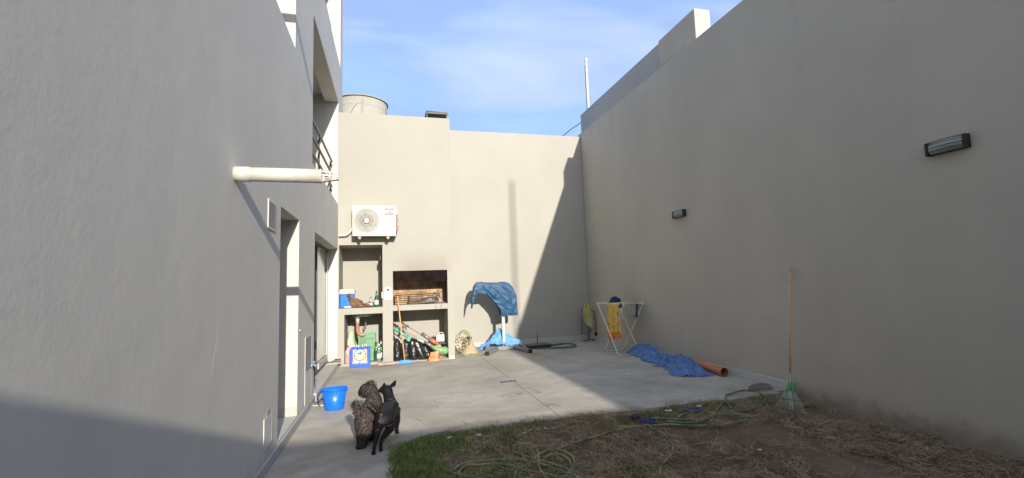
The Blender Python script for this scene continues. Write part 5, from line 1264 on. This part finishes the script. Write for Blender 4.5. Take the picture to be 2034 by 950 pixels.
# ------------------------------------------------------------------ clothes rack
RK = thing('clothes_rack', 'white folding clothes drying rack beside the right wall', 'clothes rack', (4.57, 8.85, 0))
th = math.radians(11); U = Vector((math.cos(th), math.sin(th), 0)); V_ = Vector((-math.sin(th) * .15, 1, 0)).normalized()
W2 = .265
Pc, Qc = Vector((4.545, 8.50, .012)), Vector((4.565, 9.18, .012)); Tn, Tf = Vector((4.72, 8.53, 1.0)), Vector((4.60, 9.46, 1.0))
def uframe(bot, top_, w_, name):
    a, b_ = bot - U * w_, bot + U * w_; c_, d_ = top_ - U * w_, top_ + U * w_
    ka, kb = (c_ - a).normalized() * .06, (d_ - b_).normalized() * .06
    pts = [c_] + smooth_path([a + ka, a + ka * .25 + U * .012, a + U * .06], 4) + smooth_path([b_ - U * .06, b_ + kb * .25 - U * .012, b_ + kb], 4) + [d_]
    MB().tube(pts, .0095, 10).build(name, M['rackwhite'], RK, smooth=True)
    for p in (c_, d_): MB().lathe([(.004, -.018), (.017, -.012), (.017, .010), (.004, .016)], p, 12).build('end_knob', M['rackwhite'], RK, smooth=True)
    return c_, d_
f1, f2 = uframe(Pc, Tf, W2, 'leg_frame'); n1_, n2_ = uframe(Qc, Tn, W2 - .016, 'leg_frame')
for a, b_ in ((n1_, f1), (n2_, f2)): MB().tube([a, b_], .008, 8).build('side_rail', M['rackwhite'], RK)
for a, b_ in ((f1, f2), (n1_, n2_)): MB().tube([a, b_], .008, 8).build('end_rail', M['rackwhite'], RK)
for k in range(1, 8):
    t_ = k / 8; MB().tube([f1.lerp(n1_, t_), f2.lerp(n2_, t_)], .0035, 6).build('line_wire', M['galv'], RK)
# the printed towel hangs over the near left side of the rack
ta, tb_ = Vector((4.316, 8.850, 0.979)), Vector((4.348, 8.450, 0.991))
ta.z = tb_.z = 1.012
lft = n1_.lerp(f1, .52) + Vector((-.035, 0, 0)); rgt = n1_.lerp(f1, .10) + Vector((-.035, 0, 0))
def towf(u, v):
    p = lft.lerp(rgt, u)
    fold = .022 * math.sin(u * 15 + v * .8) + .012 * math.sin(u * 31 + 1)
    if v < .22:      # lying on the wires
        k = (.22 - v) / .22; return Vector((p.x + k * .42, p.y + .02 * k, 1.012 + .006 * math.sin(u * 20)))
    k = (v - .22) / .78; L_ = .76 if u < .42 else .68
    out = -.02 - .018 * k
    return Vector((p.x + out + fold * (.3 + .7 * k), p.y - (u - .3) * .12 * k, 1.010 - k * (L_ + .015 * math.sin(u * 12))))
MBt = MB().grid(48, 40, towf)
tag(MBt.build('printed_towel', M['towel'], None, (0, 0, 0), smooth=True, solid=.005), 'yellow and orange printed towel hanging over the clothes rack', 'towel')
def navyf(u, v):
    a = u * 2 * math.pi; p_ = Vector(n1_.lerp(f2, .52)) + Vector((-.06, .1, 0))
    r_ = math.sin(v * math.pi * .5 + .02) if False else (1 - v ** 2) ** .5
    rr = 1 + .35 * noise.noise((math.cos(a) * 1.6, math.sin(a) * 1.6, v * 3)); 
    return p_ + Vector((.125 * r_ * rr * math.cos(a), .12 * r_ * rr * math.sin(a), .012 + .125 * v * (1 + .2 * noise.noise((math.cos(a) * 2, math.sin(a) * 2, 5)))))
tag(MB().grid(26, 12, navyf).build('navy_garment', M['navy'], None, (4.6, 9, 1), smooth=True), 'bunched navy garment lying on top of the clothes rack', 'clothing')
def strip(name, top_, w_, L_, mat, label, cat, ph=0, yaw=0):
    top_ = Vector(top_); d_ = Vector((math.cos(yaw), math.sin(yaw), 0))
    def f2_(u, v): return top_ + d_ * ((u - .5) * w_ * (1 - .2 * v)) + Vector((0, -.02 * math.sin(v * 3 + ph), -L_ * v)) + Vector((0, .012 * math.sin(u * 8 + ph), .01 * math.sin(u * 7)))
    return tag(MB().grid(10, 14, f2_).build(name, mat, None, top_, smooth=True, solid=.006), label, cat)
q = n1_.lerp(n2_, .72)
strip('sock', n1_.lerp(n2_, .50) + Vector((0, .13, 0)), .07, .24, M['sock'], 'pale grey sock leftmost of those hanging from the rack', 'sock', 0)
strip('sock', n1_.lerp(n2_, .64) + Vector((0, .11, 0)), .075, .27, M['sock'], 'pale sock with dark toe hanging in the middle of the rack end', 'sock', 1)
strip('sock', n1_.lerp(n2_, .80) + Vector((0, .14, 0)), .08, .29, M['sockdark'], 'dark charcoal sock hanging nearest the wall on the rack', 'sock', 2)
strip('dish_cloth', n1_.lerp(f2, .4) + Vector((0, .0, 0)), .10, .10, M['plank'], 'small dark red brown cloth hanging below the navy garment', 'cloth', 2)
t = tag(MB().lathe([(.0, .0), (.035, .005), (.03, .02), (.04, .05)], n2_ + Vector((-.03, -.02, -.05)), 12, 1, .6).build('peg_cup', M['skyprint'], None, n2_, smooth=True), 'small pale peg holder at the right corner of the rack', 'peg holder')

# ------------------------------------------------------------------ blanket heap, orange pipe, stone
def heap(cpts, wid, hts, seed):
    C_ = smooth_path([Vector(p) for p in cpts], 12); n_ = len(C_)
    def lp(l, u):
        f_ = u * (len(l) - 1); i = min(int(f_), len(l) - 2); return l[i] * (1 - f_ + i) + l[i + 1] * (f_ - i)
    def f_(u, v):
        i = min(int(u * (n_ - 1)), n_ - 2); k = u * (n_ - 1) - i; p = C_[i].lerp(C_[i + 1], k); d_ = (C_[i + 1] - C_[i]).normalized(); sd_ = Vector((-d_.y, d_.x, 0))
        w_ = lp(wid, u) * (1 + .45 * noise.noise((u * 9, (v > .5) * 5, seed)) + .15 * noise.noise((u * 26, (v > .5) * 5, seed))); t_ = (v - .5) * 2
        q_ = p + sd_ * w_ * t_ + d_ * .05 * noise.noise((u * 9, v * 6, seed + 2)) + sd_ * .03 * noise.noise((u * 14, v * 9, seed + 5))
        e_ = (1 - abs(t_) ** 2.2) * min(1, min(u, 1 - u) * 9 + .15)
        wx, wy = q_.x + .10 * noise.noise((q_.x * 4, q_.y * 4, 11)), q_.y + .10 * noise.noise((q_.x * 4, q_.y * 4, 17))
        r_ = 1 - abs(noise.noise((wx * 5.5 + seed, wy * 4.6, 0))) * 3.0; r2 = 1 - abs(noise.noise((wx * 10 + wy * 4 + seed, wy * 9 - wx * 4, 3))) * 3.0
        h = lp(hts, u) * e_ ** .8 * max(.10, min(1.25, .42 + .58 * r_ + .36 * r2)) + .010 * r2 + .006 * (1 - abs(noise.noise((wx * 22, wy * 19, 7))) * 3) * min(1, e_ * 3)
        return Vector((q_.x, q_.y, max(.004, h + .004)))
    return MB().grid(260, 100, f_), f_
hp, hf = heap([(4.80, 8.78, 0), (4.80, 8.25, 0), (4.68, 7.60, 0), (4.70, 7.15, 0), (4.56, 6.72, 0), (4.38, 6.24, 0)], [.18, .26, .19, .20, .28, .25, .19], [.12, .18, .12, .11, .17, .15, .07], 2.2)
bl = hp.build('blue_blanket', M['blanket'], None, (4.7, 7.5, 0), smooth=True)
tag(bl, 'crumpled blue fringed fleece blanket lying along the foot of the right wall', 'blanket')
fg = MB()
for k in range(230):
    if k < 70: u, v = 1.0, random.random()
    else: u, v = random.uniform(.30, 1), 1.0 if random.random() < .35 else 0.0
    p = hf(u, v); L_ = random.uniform(.05, .10)
    o_ = (p - hf(min(u, .97) - .03 if u > .9 else u, .5)); o_.z = 0; o_.normalize()
    o_ = (o_ + Vector((random.uniform(-.5, .5), random.uniform(-.5, .5), 0))).normalized()
    fg.tube([p + Vector((0, 0, .006)), p + o_ * L_ * .5 + Vector((0, 0, .004 + .01 * random.random() - p.z * .4)), Vector((p.x + o_.x * L_, p.y + o_.y * L_, max(.006, p.z * .35)))], [.006, .0055, .004], 5)
tag(fg.build('fringe', M['blanket'], bl), kind='stuff')
pp = thing('orange_pipe', 'short orange plastic drain pipe lying beside the blanket', 'pipe', (4.75, 6.2, 0))
A_, B_ = Vector((4.84, 6.98, .068)), Vector((4.755, 6.03, .066)); ax_ = (A_ - B_).normalized(); sdx = ax_.cross(Vector((0, 0, 1)))
mm = Matrix((sdx, Vector((0, 0, 1)), ax_)).transposed()
MB().lathe([(.062, 0), (.0655, .001), (.0655, .95), (.062, .951), (.0615, .9), (.0615, .05), (.062, 0)], B_, 32, 1, 1, mm, cap=False).build('tube', M['terracotta'], pp, smooth=False)
so = crumple((4.60, 5.18, .0), .20, .085, .085, .35, 5.5, 30, 14, .25)
tag(so.build('stone', M['stone'], None, (4.6, 5.18, 0), smooth=True), 'flat brown stone at the corner of the concrete by the wall', 'stone').rotation_euler = (0, 0, 0)
for k, (p_, r_) in enumerate((((4.065, 4.767, -0.017), .05), ((3.906, 4.689, -0.019), .04), ((4.582, 5.004, -0.095), .045), ((4.552, 4.894, -0.092), .035))):
    tag(crumple(p_, r_, r_ * .7, r_ * .8, .35, k * 2.1, 14, 8, .4).build('rubble', M['stone'], None, p_, smooth=True), 'small broken lump of rubble at the crumbling corner of the slab', 'rubble', 'rubble lumps under the slab corner')

# ------------------------------------------------------------------ rake
rk = thing('leaf_rake', 'wire leaf rake with green head and wooden handle leaning on the wall', 'rake', (4.39, 4.50, -.11))
T_, Bt = Vector((4.925, 4.86, 1.555)), Vector((4.395, 4.52, -.10)); AX = (T_ - Bt); Lr = AX.length; A1 = AX.normalized()
LT = Vector((.77, -.63, 0)); LT = (LT - A1 * LT.dot(A1)).normalized(); NR = LT.cross(A1)
if NR.dot(Vector((-1, -1, 0))) < 0: NR = -NR
at_ = lambda t_, l=0, n=0: Bt + AX * t_ + LT * l + NR * n
MB().tube([at_(.185), at_(.6), at_(1.0)], [.0125, .0125, .0135], 12).build('handle', M['wood'], rk, smooth=True)
MB().tube([at_(.085, 0, .012), at_(.245, 0, .016), at_(.252, -.012, .012), at_(.235, -.016, .012)], .006, 7).build('adjuster_rod', M['galv'], rk)
hd = [(-.012, .19), (.012, .19), (.03, .16), (.052, .125), (.04, .118), (.018, .14), (0, .122), (-.018, .14), (-.04, .118), (-.052, .125), (-.03, .16)]
MB().prism([(a, b_ * Lr) for a, b_ in hd], Bt + NR * -.008, LT, A1, NR * .022).build('head', M['rakegreen'], rk, bevel=.003)
MB().tube([at_(.195), at_(.13)], .020, 10).build('socket', M['rakegreen'], rk)
nt = 20
for k in range(nt):
    l = (k / (nt - 1) - .5) * 2; lt, lb_ = l * .045, l * .165
    curve = at_(.0 - .012 * (1 - l * l), lb_, -.0)
    MB().tube([at_(.135, lt, .006), at_(.07, lt + (lb_ - lt) * .5, .004), at_(.015, lt + (lb_ - lt) * .9, .004), curve + NR * .02], .0022, 5).build('tine', M['galv'], rk)
MB().tube([at_(.082, -.105, .010), at_(.078, 0, .010), at_(.082, .105, .010)], .006, 6).build('cross_bar', M['rakegreen'], rk)

# ------------------------------------------------------------------ garden hoses on the soil
def drape(pts):
    out = []
    for p in smooth_path([Vector(q) for q in pts], 7):
        z = 0.0 if (p.y > edge_wob(p.x) + .01) else soil_z(p.x, p.y)
        out.append(Vector((p.x, p.y, max(z, p.z - .03) + .026)))
    for _ in range(7): out = [out[0]] + [Vector((b.x, b.y, (a.z + 2 * b.z + c.z) / 4)) for a, b, c in zip(out, out[1:], out[2:])] + [out[-1]]
    return out
hr = thing('garden_hose', 'long green yellow hose looping over the soil by the slab edge', 'hose', (3.3, 4.6, -.1))
Z = 0
R1 = [(1.415, 4.163, -0.071), (1.784, 4.273, -0.058), (2.100, 4.382, -0.046), (2.255, 4.413, -0.042), (2.519, 4.429, -0.041), (2.760, 4.402, -0.044), (2.950, 4.298, -0.055), (3.197, 4.270, -0.059), (3.414, 4.268, -0.059), (3.615, 4.308, -0.054), (3.651, 4.375, -0.047), (3.622, 4.460, -0.037), (3.461, 4.532, -0.030), (3.340, 4.608, -0.024), (3.257, 4.642, -0.022), (3.106, 4.621, -0.023), (2.996, 4.560, -0.028), (2.909, 4.504, -0.033)]
R2 = [(2.547, 4.515, -0.032), (2.670, 4.611, -0.024), (2.880, 4.505, -0.033), (3.100, 4.429, -0.041), (3.279, 4.478, -0.036), (3.435, 4.571, -0.027), (3.633, 4.730, -0.017), (3.754, 4.806, -0.014), (3.813, 4.741, -0.016), (3.854, 4.622, -0.023), (3.844, 4.549, -0.029), (3.778, 4.519, -0.032)]
R3 = [(2.780, 4.463, -0.037), (2.956, 4.381, -0.046), (3.078, 4.367, -0.048), (3.238, 4.432, -0.040), (3.482, 4.557, -0.028), (3.698, 4.542, -0.030), (3.842, 4.517, -0.032), (3.985, 4.540, -0.030), (4.186, 4.677, -0.034), (4.389, 4.872, -0.030), (4.404, 4.948, 0.000), (4.449, 5.046, 0.012), (4.372, 5.129, 0.014), (4.189, 5.117, 0.014), (4.025, 5.037, 0.012), (3.943, 5.003, -0.030), (3.806, 4.833, -0.014), (3.720, 4.655, -0.021), (3.735, 4.554, -0.028), (3.783, 4.510, -0.033)]
R4 = [(2.547, 4.515, -0.032), (2.577, 4.601, -0.025), (2.561, 4.539, -0.030), (2.536, 4.391, -0.045), (2.553, 4.212, -0.065), (2.535, 4.033, -0.084), (2.454, 3.876, -0.096), (2.342, 3.767, -0.101), (2.227, 3.684, -0.102), (2.129, 3.570, -0.102), (2.047, 3.430, -0.102), (1.927, 3.233, -0.102)]
for pts in (R1, R2, R3, R4): MB().tube(drape(pts), .0118, 8).build('run', M['hose'], hr, smooth=True)
hl = thing('garden_hose', 'tangled green hose loops lying on the grass in the foreground', 'hose', (1.2, 4.2, -.1))
LS = [[(1.415, 4.163, -0.071), (1.356, 4.174, -0.070), (1.236, 4.097, -0.078), (1.186, 4.040, -0.083), (1.125, 3.990, -0.088), (1.050, 3.946, -0.092), (0.991, 3.889, -0.096), (0.941, 3.764, -0.101), (0.887, 3.592, -0.102)],
 [(1.483, 3.607, -0.102), (1.421, 3.774, -0.101), (1.338, 3.899, -0.095), (1.176, 4.081, -0.079), (1.073, 4.201, -0.066), (1.073, 4.285, -0.057), (1.090, 4.342, -0.050), (1.149, 4.363, -0.048), (1.241, 4.333, -0.051), (1.269, 4.243, -0.062), (1.257, 4.117, -0.076), (1.194, 3.923, -0.093), (1.182, 3.753, -0.101), (1.168, 3.589, -0.102)],
 [(1.495, 3.383, -0.102), (1.445, 3.570, -0.102), (1.380, 3.716, -0.102), (1.240, 3.929, -0.093), (1.136, 4.025, -0.085), (1.061, 4.079, -0.080), (0.906, 4.118, -0.076), (0.706, 4.153, -0.072), (0.580, 4.102, -0.071), (0.465, 3.935, -0.052), (0.426, 3.910, -0.046), (0.395, 3.961, -0.041), (0.383, 4.015, -0.039)],
 [(0.383, 4.015, -0.039), (0.405, 3.940, -0.043), (0.468, 3.893, -0.053), (0.564, 3.860, -0.068), (0.694, 3.794, -0.087)],
 [(0.495, 3.854, -0.057), (0.533, 3.952, -0.063), (0.607, 4.081, -0.075), (0.688, 4.104, -0.077), (0.790, 4.085, -0.079), (0.937, 4.016, -0.086), (1.064, 3.886, -0.096), (1.231, 3.746, -0.102), (1.324, 3.563, -0.102)],
 [(1.256, 4.001, -0.087), (1.318, 4.061, -0.081), (1.387, 4.071, -0.080), (1.451, 4.028, -0.085), (1.476, 3.937, -0.092), (1.450, 3.825, -0.099), (1.373, 3.697, -0.102), (1.273, 3.650, -0.102)],
 [(1.415, 4.163, -0.071), (1.473, 4.137, -0.074), (1.517, 4.064, -0.081), (1.528, 3.972, -0.090), (1.489, 3.854, -0.098), (1.421, 3.753, -0.101), (1.311, 3.637, -0.102)]]
for pts in LS: MB().tube(drape(pts), .0118, 8).build('run', M['hose'], hl, smooth=True)

SCRAP_LABELS = ['small white paper scrap beside the hollow at the slab edge', 'white paper scrap above the large navy plastic sheet', 'white paper scrap alone on the bare dark soil', 'first of a short row of white scraps on straw below the slab edge', 'second white scrap in the row on straw below the slab edge', 'third white scrap in the row on straw below the slab edge', 'rightmost white scrap in the row on straw below the slab edge', 'white scrap just left of the row at the end of the grass', 'white chip on the shaded concrete nearest the sunlit part', 'white chip on the shaded concrete nearest the blue blanket', 'tiny white chip on the shaded concrete, farthest back', 'white scrap in the green grass right of the dogs', 'white scrap in the grass nearest the dogs']
# bits of navy plastic, paper scraps, fallen plaster chips
def scrap(c, r_, mat, label, cat, name, group=None, h=.02, seed=0):
    c = Vector(c)
    def f_(u, v):
        a = u * 2 * math.pi; rr = v * (1 + .5 * noise.noise((math.cos(a) * 1.6 + seed, math.sin(a) * 1.6, seed)))
        return c + Vector((r_ * rr * math.cos(a), r_ * .6 * rr * math.sin(a), .006 + h * abs(noise.noise((rr * 3 * math.cos(a) + seed, rr * 3 * math.sin(a), 2))) * 2))
    return tag(MB().grid(12, 3, f_).build(name, mat, None, c, smooth=True, solid=.002), label, cat, group)
scrap((2.563, 4.727, -0.017), .07, M['navyplastic'], 'small torn navy plastic scrap left by the hollow at the slab edge', 'plastic scrap', 'plastic_scrap', seed=1)
scrap((2.591, 4.531, -0.031), .085, M['navyplastic'], 'navy plastic scrap caught on the hose', 'plastic scrap', 'plastic_scrap', seed=2, h=.05)
scrap((3.241, 4.719, -0.017), .15, M['navyplastic'], 'larger navy plastic sheet lying by the slab edge', 'plastic scrap', 'plastic_scrap', seed=3)
for k, (p_, r_) in enumerate((((2.991, 4.766, -0.015), .04), ((3.425, 4.817, -0.014), .035), ((3.181, 3.655, -0.102), .03), ((1.344, 4.663, -0.020), .025), ((1.434, 4.664, -0.020), .02), ((1.516, 4.652, -0.021), .028), ((1.584, 4.646, -0.021), .03), ((1.263, 4.620, -0.023), .03), ((3.557, 6.756, 0.004), .030), ((3.905, 6.918, 0.004), .028), ((3.885, 7.125, 0.004), .015), ((0.826, 4.701, -0.018), .03), ((0.535, 4.712, -0.018), .025))):
    scrap(p_, r_, M['scrap'], SCRAP_LABELS[k], 'paper scrap', 'paper_scrap', 'white scraps scattered on the yard', seed=10 + k, h=.015)
for k, (x, y, r_) in enumerate(((3.9, 3.9, .02), (4.3, 3.6, .022), (3.2, 3.2, .028), (2.7, 3.5, .016), (4.5, 4.1, .018), (3.6, 3.0, .024), (2.2, 4.3, .015), (4.0, 3.1, .02))):
    tag(crumple((x, y, soil_z(x, y)), r_, r_ * .8, r_, .35, k * 1.7, 12, 6, .4).build('pebble', M['stone'], None, (x, y, -.12), smooth=True), 'small pebble lying on the bare soil', 'pebble', 'pebbles on the soil')
# dry twigs on the slab
tw = MB()
for c_, L_ in (((1.519, 6.203, 0.004), .25), ((1.686, 6.227, 0.004), .35), ((1.707, 5.511, 0.004), .28), ((1.719, 5.431, 0.004), .15), ((0.446, 6.238, 0.004), .22), ((0.211, 5.445, 0.004), .12), ((0.627, 5.124, 0.004), .2), ((1.398, 6.044, 0.004), .4)):
    c_ = Vector(c_); a = random.uniform(-.5, .9); pts = [c_ + Vector((math.cos(a + .6 * math.sin(k * 1.3)) * L_ * k / 6, math.sin(a + .9 * math.sin(k * .9)) * L_ * k / 6, .002)) for k in range(7)]
    tw.tube(pts, .0022, 5)
tag(tw.build('dry_twigs', M['straw']), kind='stuff')

# ------------------------------------------------------------------ grass, straw
def nz2(x, y, s, o=0.0):
    return np.array([noise.noise((float(a) * s, float(b) * s, o)) for a, b in zip(x, y)])
def blades(name, n, xr, yr, dens, H0, W0, mat, lean=.6, seed=1, zb=None, edge_dist=None):
    r_ = np.random.default_rng(seed)
    x = r_.uniform(*xr, n); y = r_.uniform(*yr, n)
    k = r_.random(n) < dens(x, y); x, y = x[k], y[k]; n = len(x)
    z = np.array([soil_z(a, b) for a, b in zip(x, y)]) - .004
    h = H0 * r_.uniform(.45, 1.3, n); w_ = W0 * r_.uniform(.6, 1.3, n); a = r_.uniform(0, 2 * np.pi, n); b = r_.uniform(0, 2 * np.pi, n)
    ln = lean * r_.uniform(.1, 1.3, n)
    dx, dy = np.cos(a), np.sin(a); sx, sy = np.cos(b) * w_, np.sin(b) * w_
    V = np.empty((n, 5, 3))
    for i, (t_, ww) in enumerate(((0, 1), (0, -1), (.55, .8), (.55, -.8), (1, 0))):
        out_ = h * ln * t_ ** 1.8
        V[:, i, 0] = x + dx * out_ + sx * ww; V[:, i, 1] = y + dy * out_ + sy * ww; V[:, i, 2] = z + h * t_ * (1 - .35 * ln * t_)
    B = np.arange(n)[:, None] * 5
    F = np.concatenate([B + np.array([[0, 1, 3]]), B + np.array([[0, 3, 2]]), B + np.array([[2, 3, 4]])])
    return tag(fast_mesh(name, V.reshape(-1, 3), F, mat), kind='stuff')
def strands(name, n, xr, yr, dens, L0, W0, mat, seed=1, rise=.012, zoff=.0):
    r_ = np.random.default_rng(seed)
    x = r_.uniform(*xr, n); y = r_.uniform(*yr, n); k = r_.random(n) < dens(x, y); x, y = x[k], y[k]; n = len(x)
    L_ = L0 * r_.uniform(.35, 1.5, n); a = r_.uniform(0, 2 * np.pi, n); cu = r_.normal(0, 1.3, n); S_ = 5
    V = np.empty((n, (S_ + 1) * 2, 3)); px_, py_ = x.copy(), y.copy(); ang = a.copy(); z0 = r_.uniform(0, rise, n); zt = r_.uniform(-1, 1, n) * rise
    w_ = W0 * r_.uniform(.5, 1.3, n)
    for i in range(S_ + 1):
        zz = np.array([soil_z(p, q) for p, q in zip(px_, py_)]) + .003 + z0 + zt * i / S_ + rise * .8 * np.sin(i / S_ * np.pi) * r_.random(n) + zoff
        ed = 4.9 + .03 * (px_ - 1) / 3.5; zz = np.where((py_ > ed - .02) & (px_ > .2), np.maximum(zz, .004), zz)
        taper = 1 - .6 * i / S_
        V[:, 2 * i, 0] = px_ - np.sin(ang) * w_ * taper; V[:, 2 * i, 1] = py_ + np.cos(ang) * w_ * taper; V[:, 2 * i, 2] = zz
        V[:, 2 * i + 1, 0] = px_ + np.sin(ang) * w_ * taper; V[:, 2 * i + 1, 1] = py_ - np.cos(ang) * w_ * taper; V[:, 2 * i + 1, 2] = zz + w_ * r_.uniform(-1, 1, n)
        px_ = px_ + np.cos(ang) * L_ / S_; py_ = py_ + np.sin(ang) * L_ / S_; ang = ang + cu / S_ + r_.normal(0, .35, n)
    B = np.arange(n)[:, None] * ((S_ + 1) * 2)
    F = np.concatenate([B + np.array([[2 * i, 2 * i + 1, 2 * i + 3, 2 * i + 2]]) for i in range(S_)])
    return tag(fast_mesh(name, V.reshape(-1, 3), F, mat), kind='stuff')
def edge_ok(x, y):
    e = 4.885 + .03 * (x - 1) / 3.5 - np.clip((.45 - x) / .45, 0, 1) ** 2 * .35
    return (y < e) & (x > .03) & (x < 4.93)
def d_grass(x, y):
    g_ = np.clip(1.25 - np.abs(x - .15) / .9 - np.clip(x - .9, 0, 9) * 1.3, 0, 1) + .9 * np.clip(1 - np.abs(y - 4.78) / .16, 0, 1) * np.clip(1.6 - x, 0, 1)
    g_ += .35 * np.clip(1.9 - x, 0, 1); g_ *= np.clip(.55 + 1.6 * nz2(x, y, 3.0) + .8 * nz2(x, y, 9), 0, 1.2)
    return np.where(edge_ok(x, y), np.clip(g_, 0, 1), 0)
blades('grass', 42000, (0.0, 2.1), (2.6, 4.95), d_grass, .062, .0028, M['grass'], .8, 21)
def d_lush(x, y): return np.where((x > -.03) & (x < .42) & (y < 4.86 - np.clip(.3 - x, 0, 1) * .6), np.clip(1.1 - x * 2.3, 0, 1) * np.clip(.5 + 1.3 * nz2(x, y, 5) + .7 * nz2(x, y, 13), 0, 1), 0)
blades('lush_grass_edge', 13000, (-.05, .45), (2.8, 4.9), d_lush, .085, .0032, M['grass'], .9, 22)
blades('dry_grass', 34000, (-0.02, 2.4), (2.6, 4.9), lambda x, y: np.where(edge_ok(x, y), np.clip(1.3 - x * .6, 0, 1) * (.35 + .8 * nz2(x, y, 3.1, 5)), 0), .05, .0022, M['drygrass'], 1.5, 23)
blades('grass_tufts', 9000, (.3, 4.8), (4.6, 4.93), lambda x, y: np.where(edge_ok(x, y), np.clip(nz2(x, y, 5, 8) * 2.2 - .25, 0, 1), 0), .09, .0022, M['grass'], .9, 24)
def d_g2(x, y): return np.clip(1 - np.hypot((x - 1.98) / .22, (y - 3.62) / .12), 0, 1) ** .5
blades('grass_patch', 5000, (1.7, 2.3), (3.4, 3.85), d_g2, .05, .0028, M['grass'], .8, 25)
def d_wall(x, y): return np.clip((x - 4.65) / .25, 0, 1) * (.25 + .8 * nz2(x, y, 4, 12))
blades('wall_weeds', 5000, (4.5, 4.93), (1.5, 4.9), d_wall, .06, .0022, M['drygrass'], 1.0, 26)
def d_straw(x, y):
    bare = np.clip(nz2(x, y, 1.3, 31) * 3.4 + nz2(x, y, 4.5, 37) * 1.6 + .42, .02, 1)
    k = np.where(x > 2.6, bare, np.clip(bare + .35, 0, 1))
    k = k * np.where(x < .6, .25, 1)
    return np.where(edge_ok(x, y), k, 0)
strands('straw', 42000, (0.1, 4.92), (2.2, 4.92), d_straw, .11, .0018, M['straw'], 31, .016)
strands('coarse_straw', 8000, (0.9, 4.92), (2.2, 4.92), d_straw, .26, .0028, M['straw'], 32, .03)
strands('edge_straw', 2600, (0.5, 4.7), (4.80, 5.06), lambda x, y: np.clip(nz2(x, y, 4, 3) * 2 + .35, 0, 1) * np.clip(1.25 - (y - 4.86) / .2, 0, 1), .06, .0018, M['straw'], 41, .012)
strands('pale_straw', 3500, (0.6, 4.9), (2.2, 4.9), d_straw, .16, .0020, M['drygrass'], 33, .03)
bpy.context.view_layer.update()
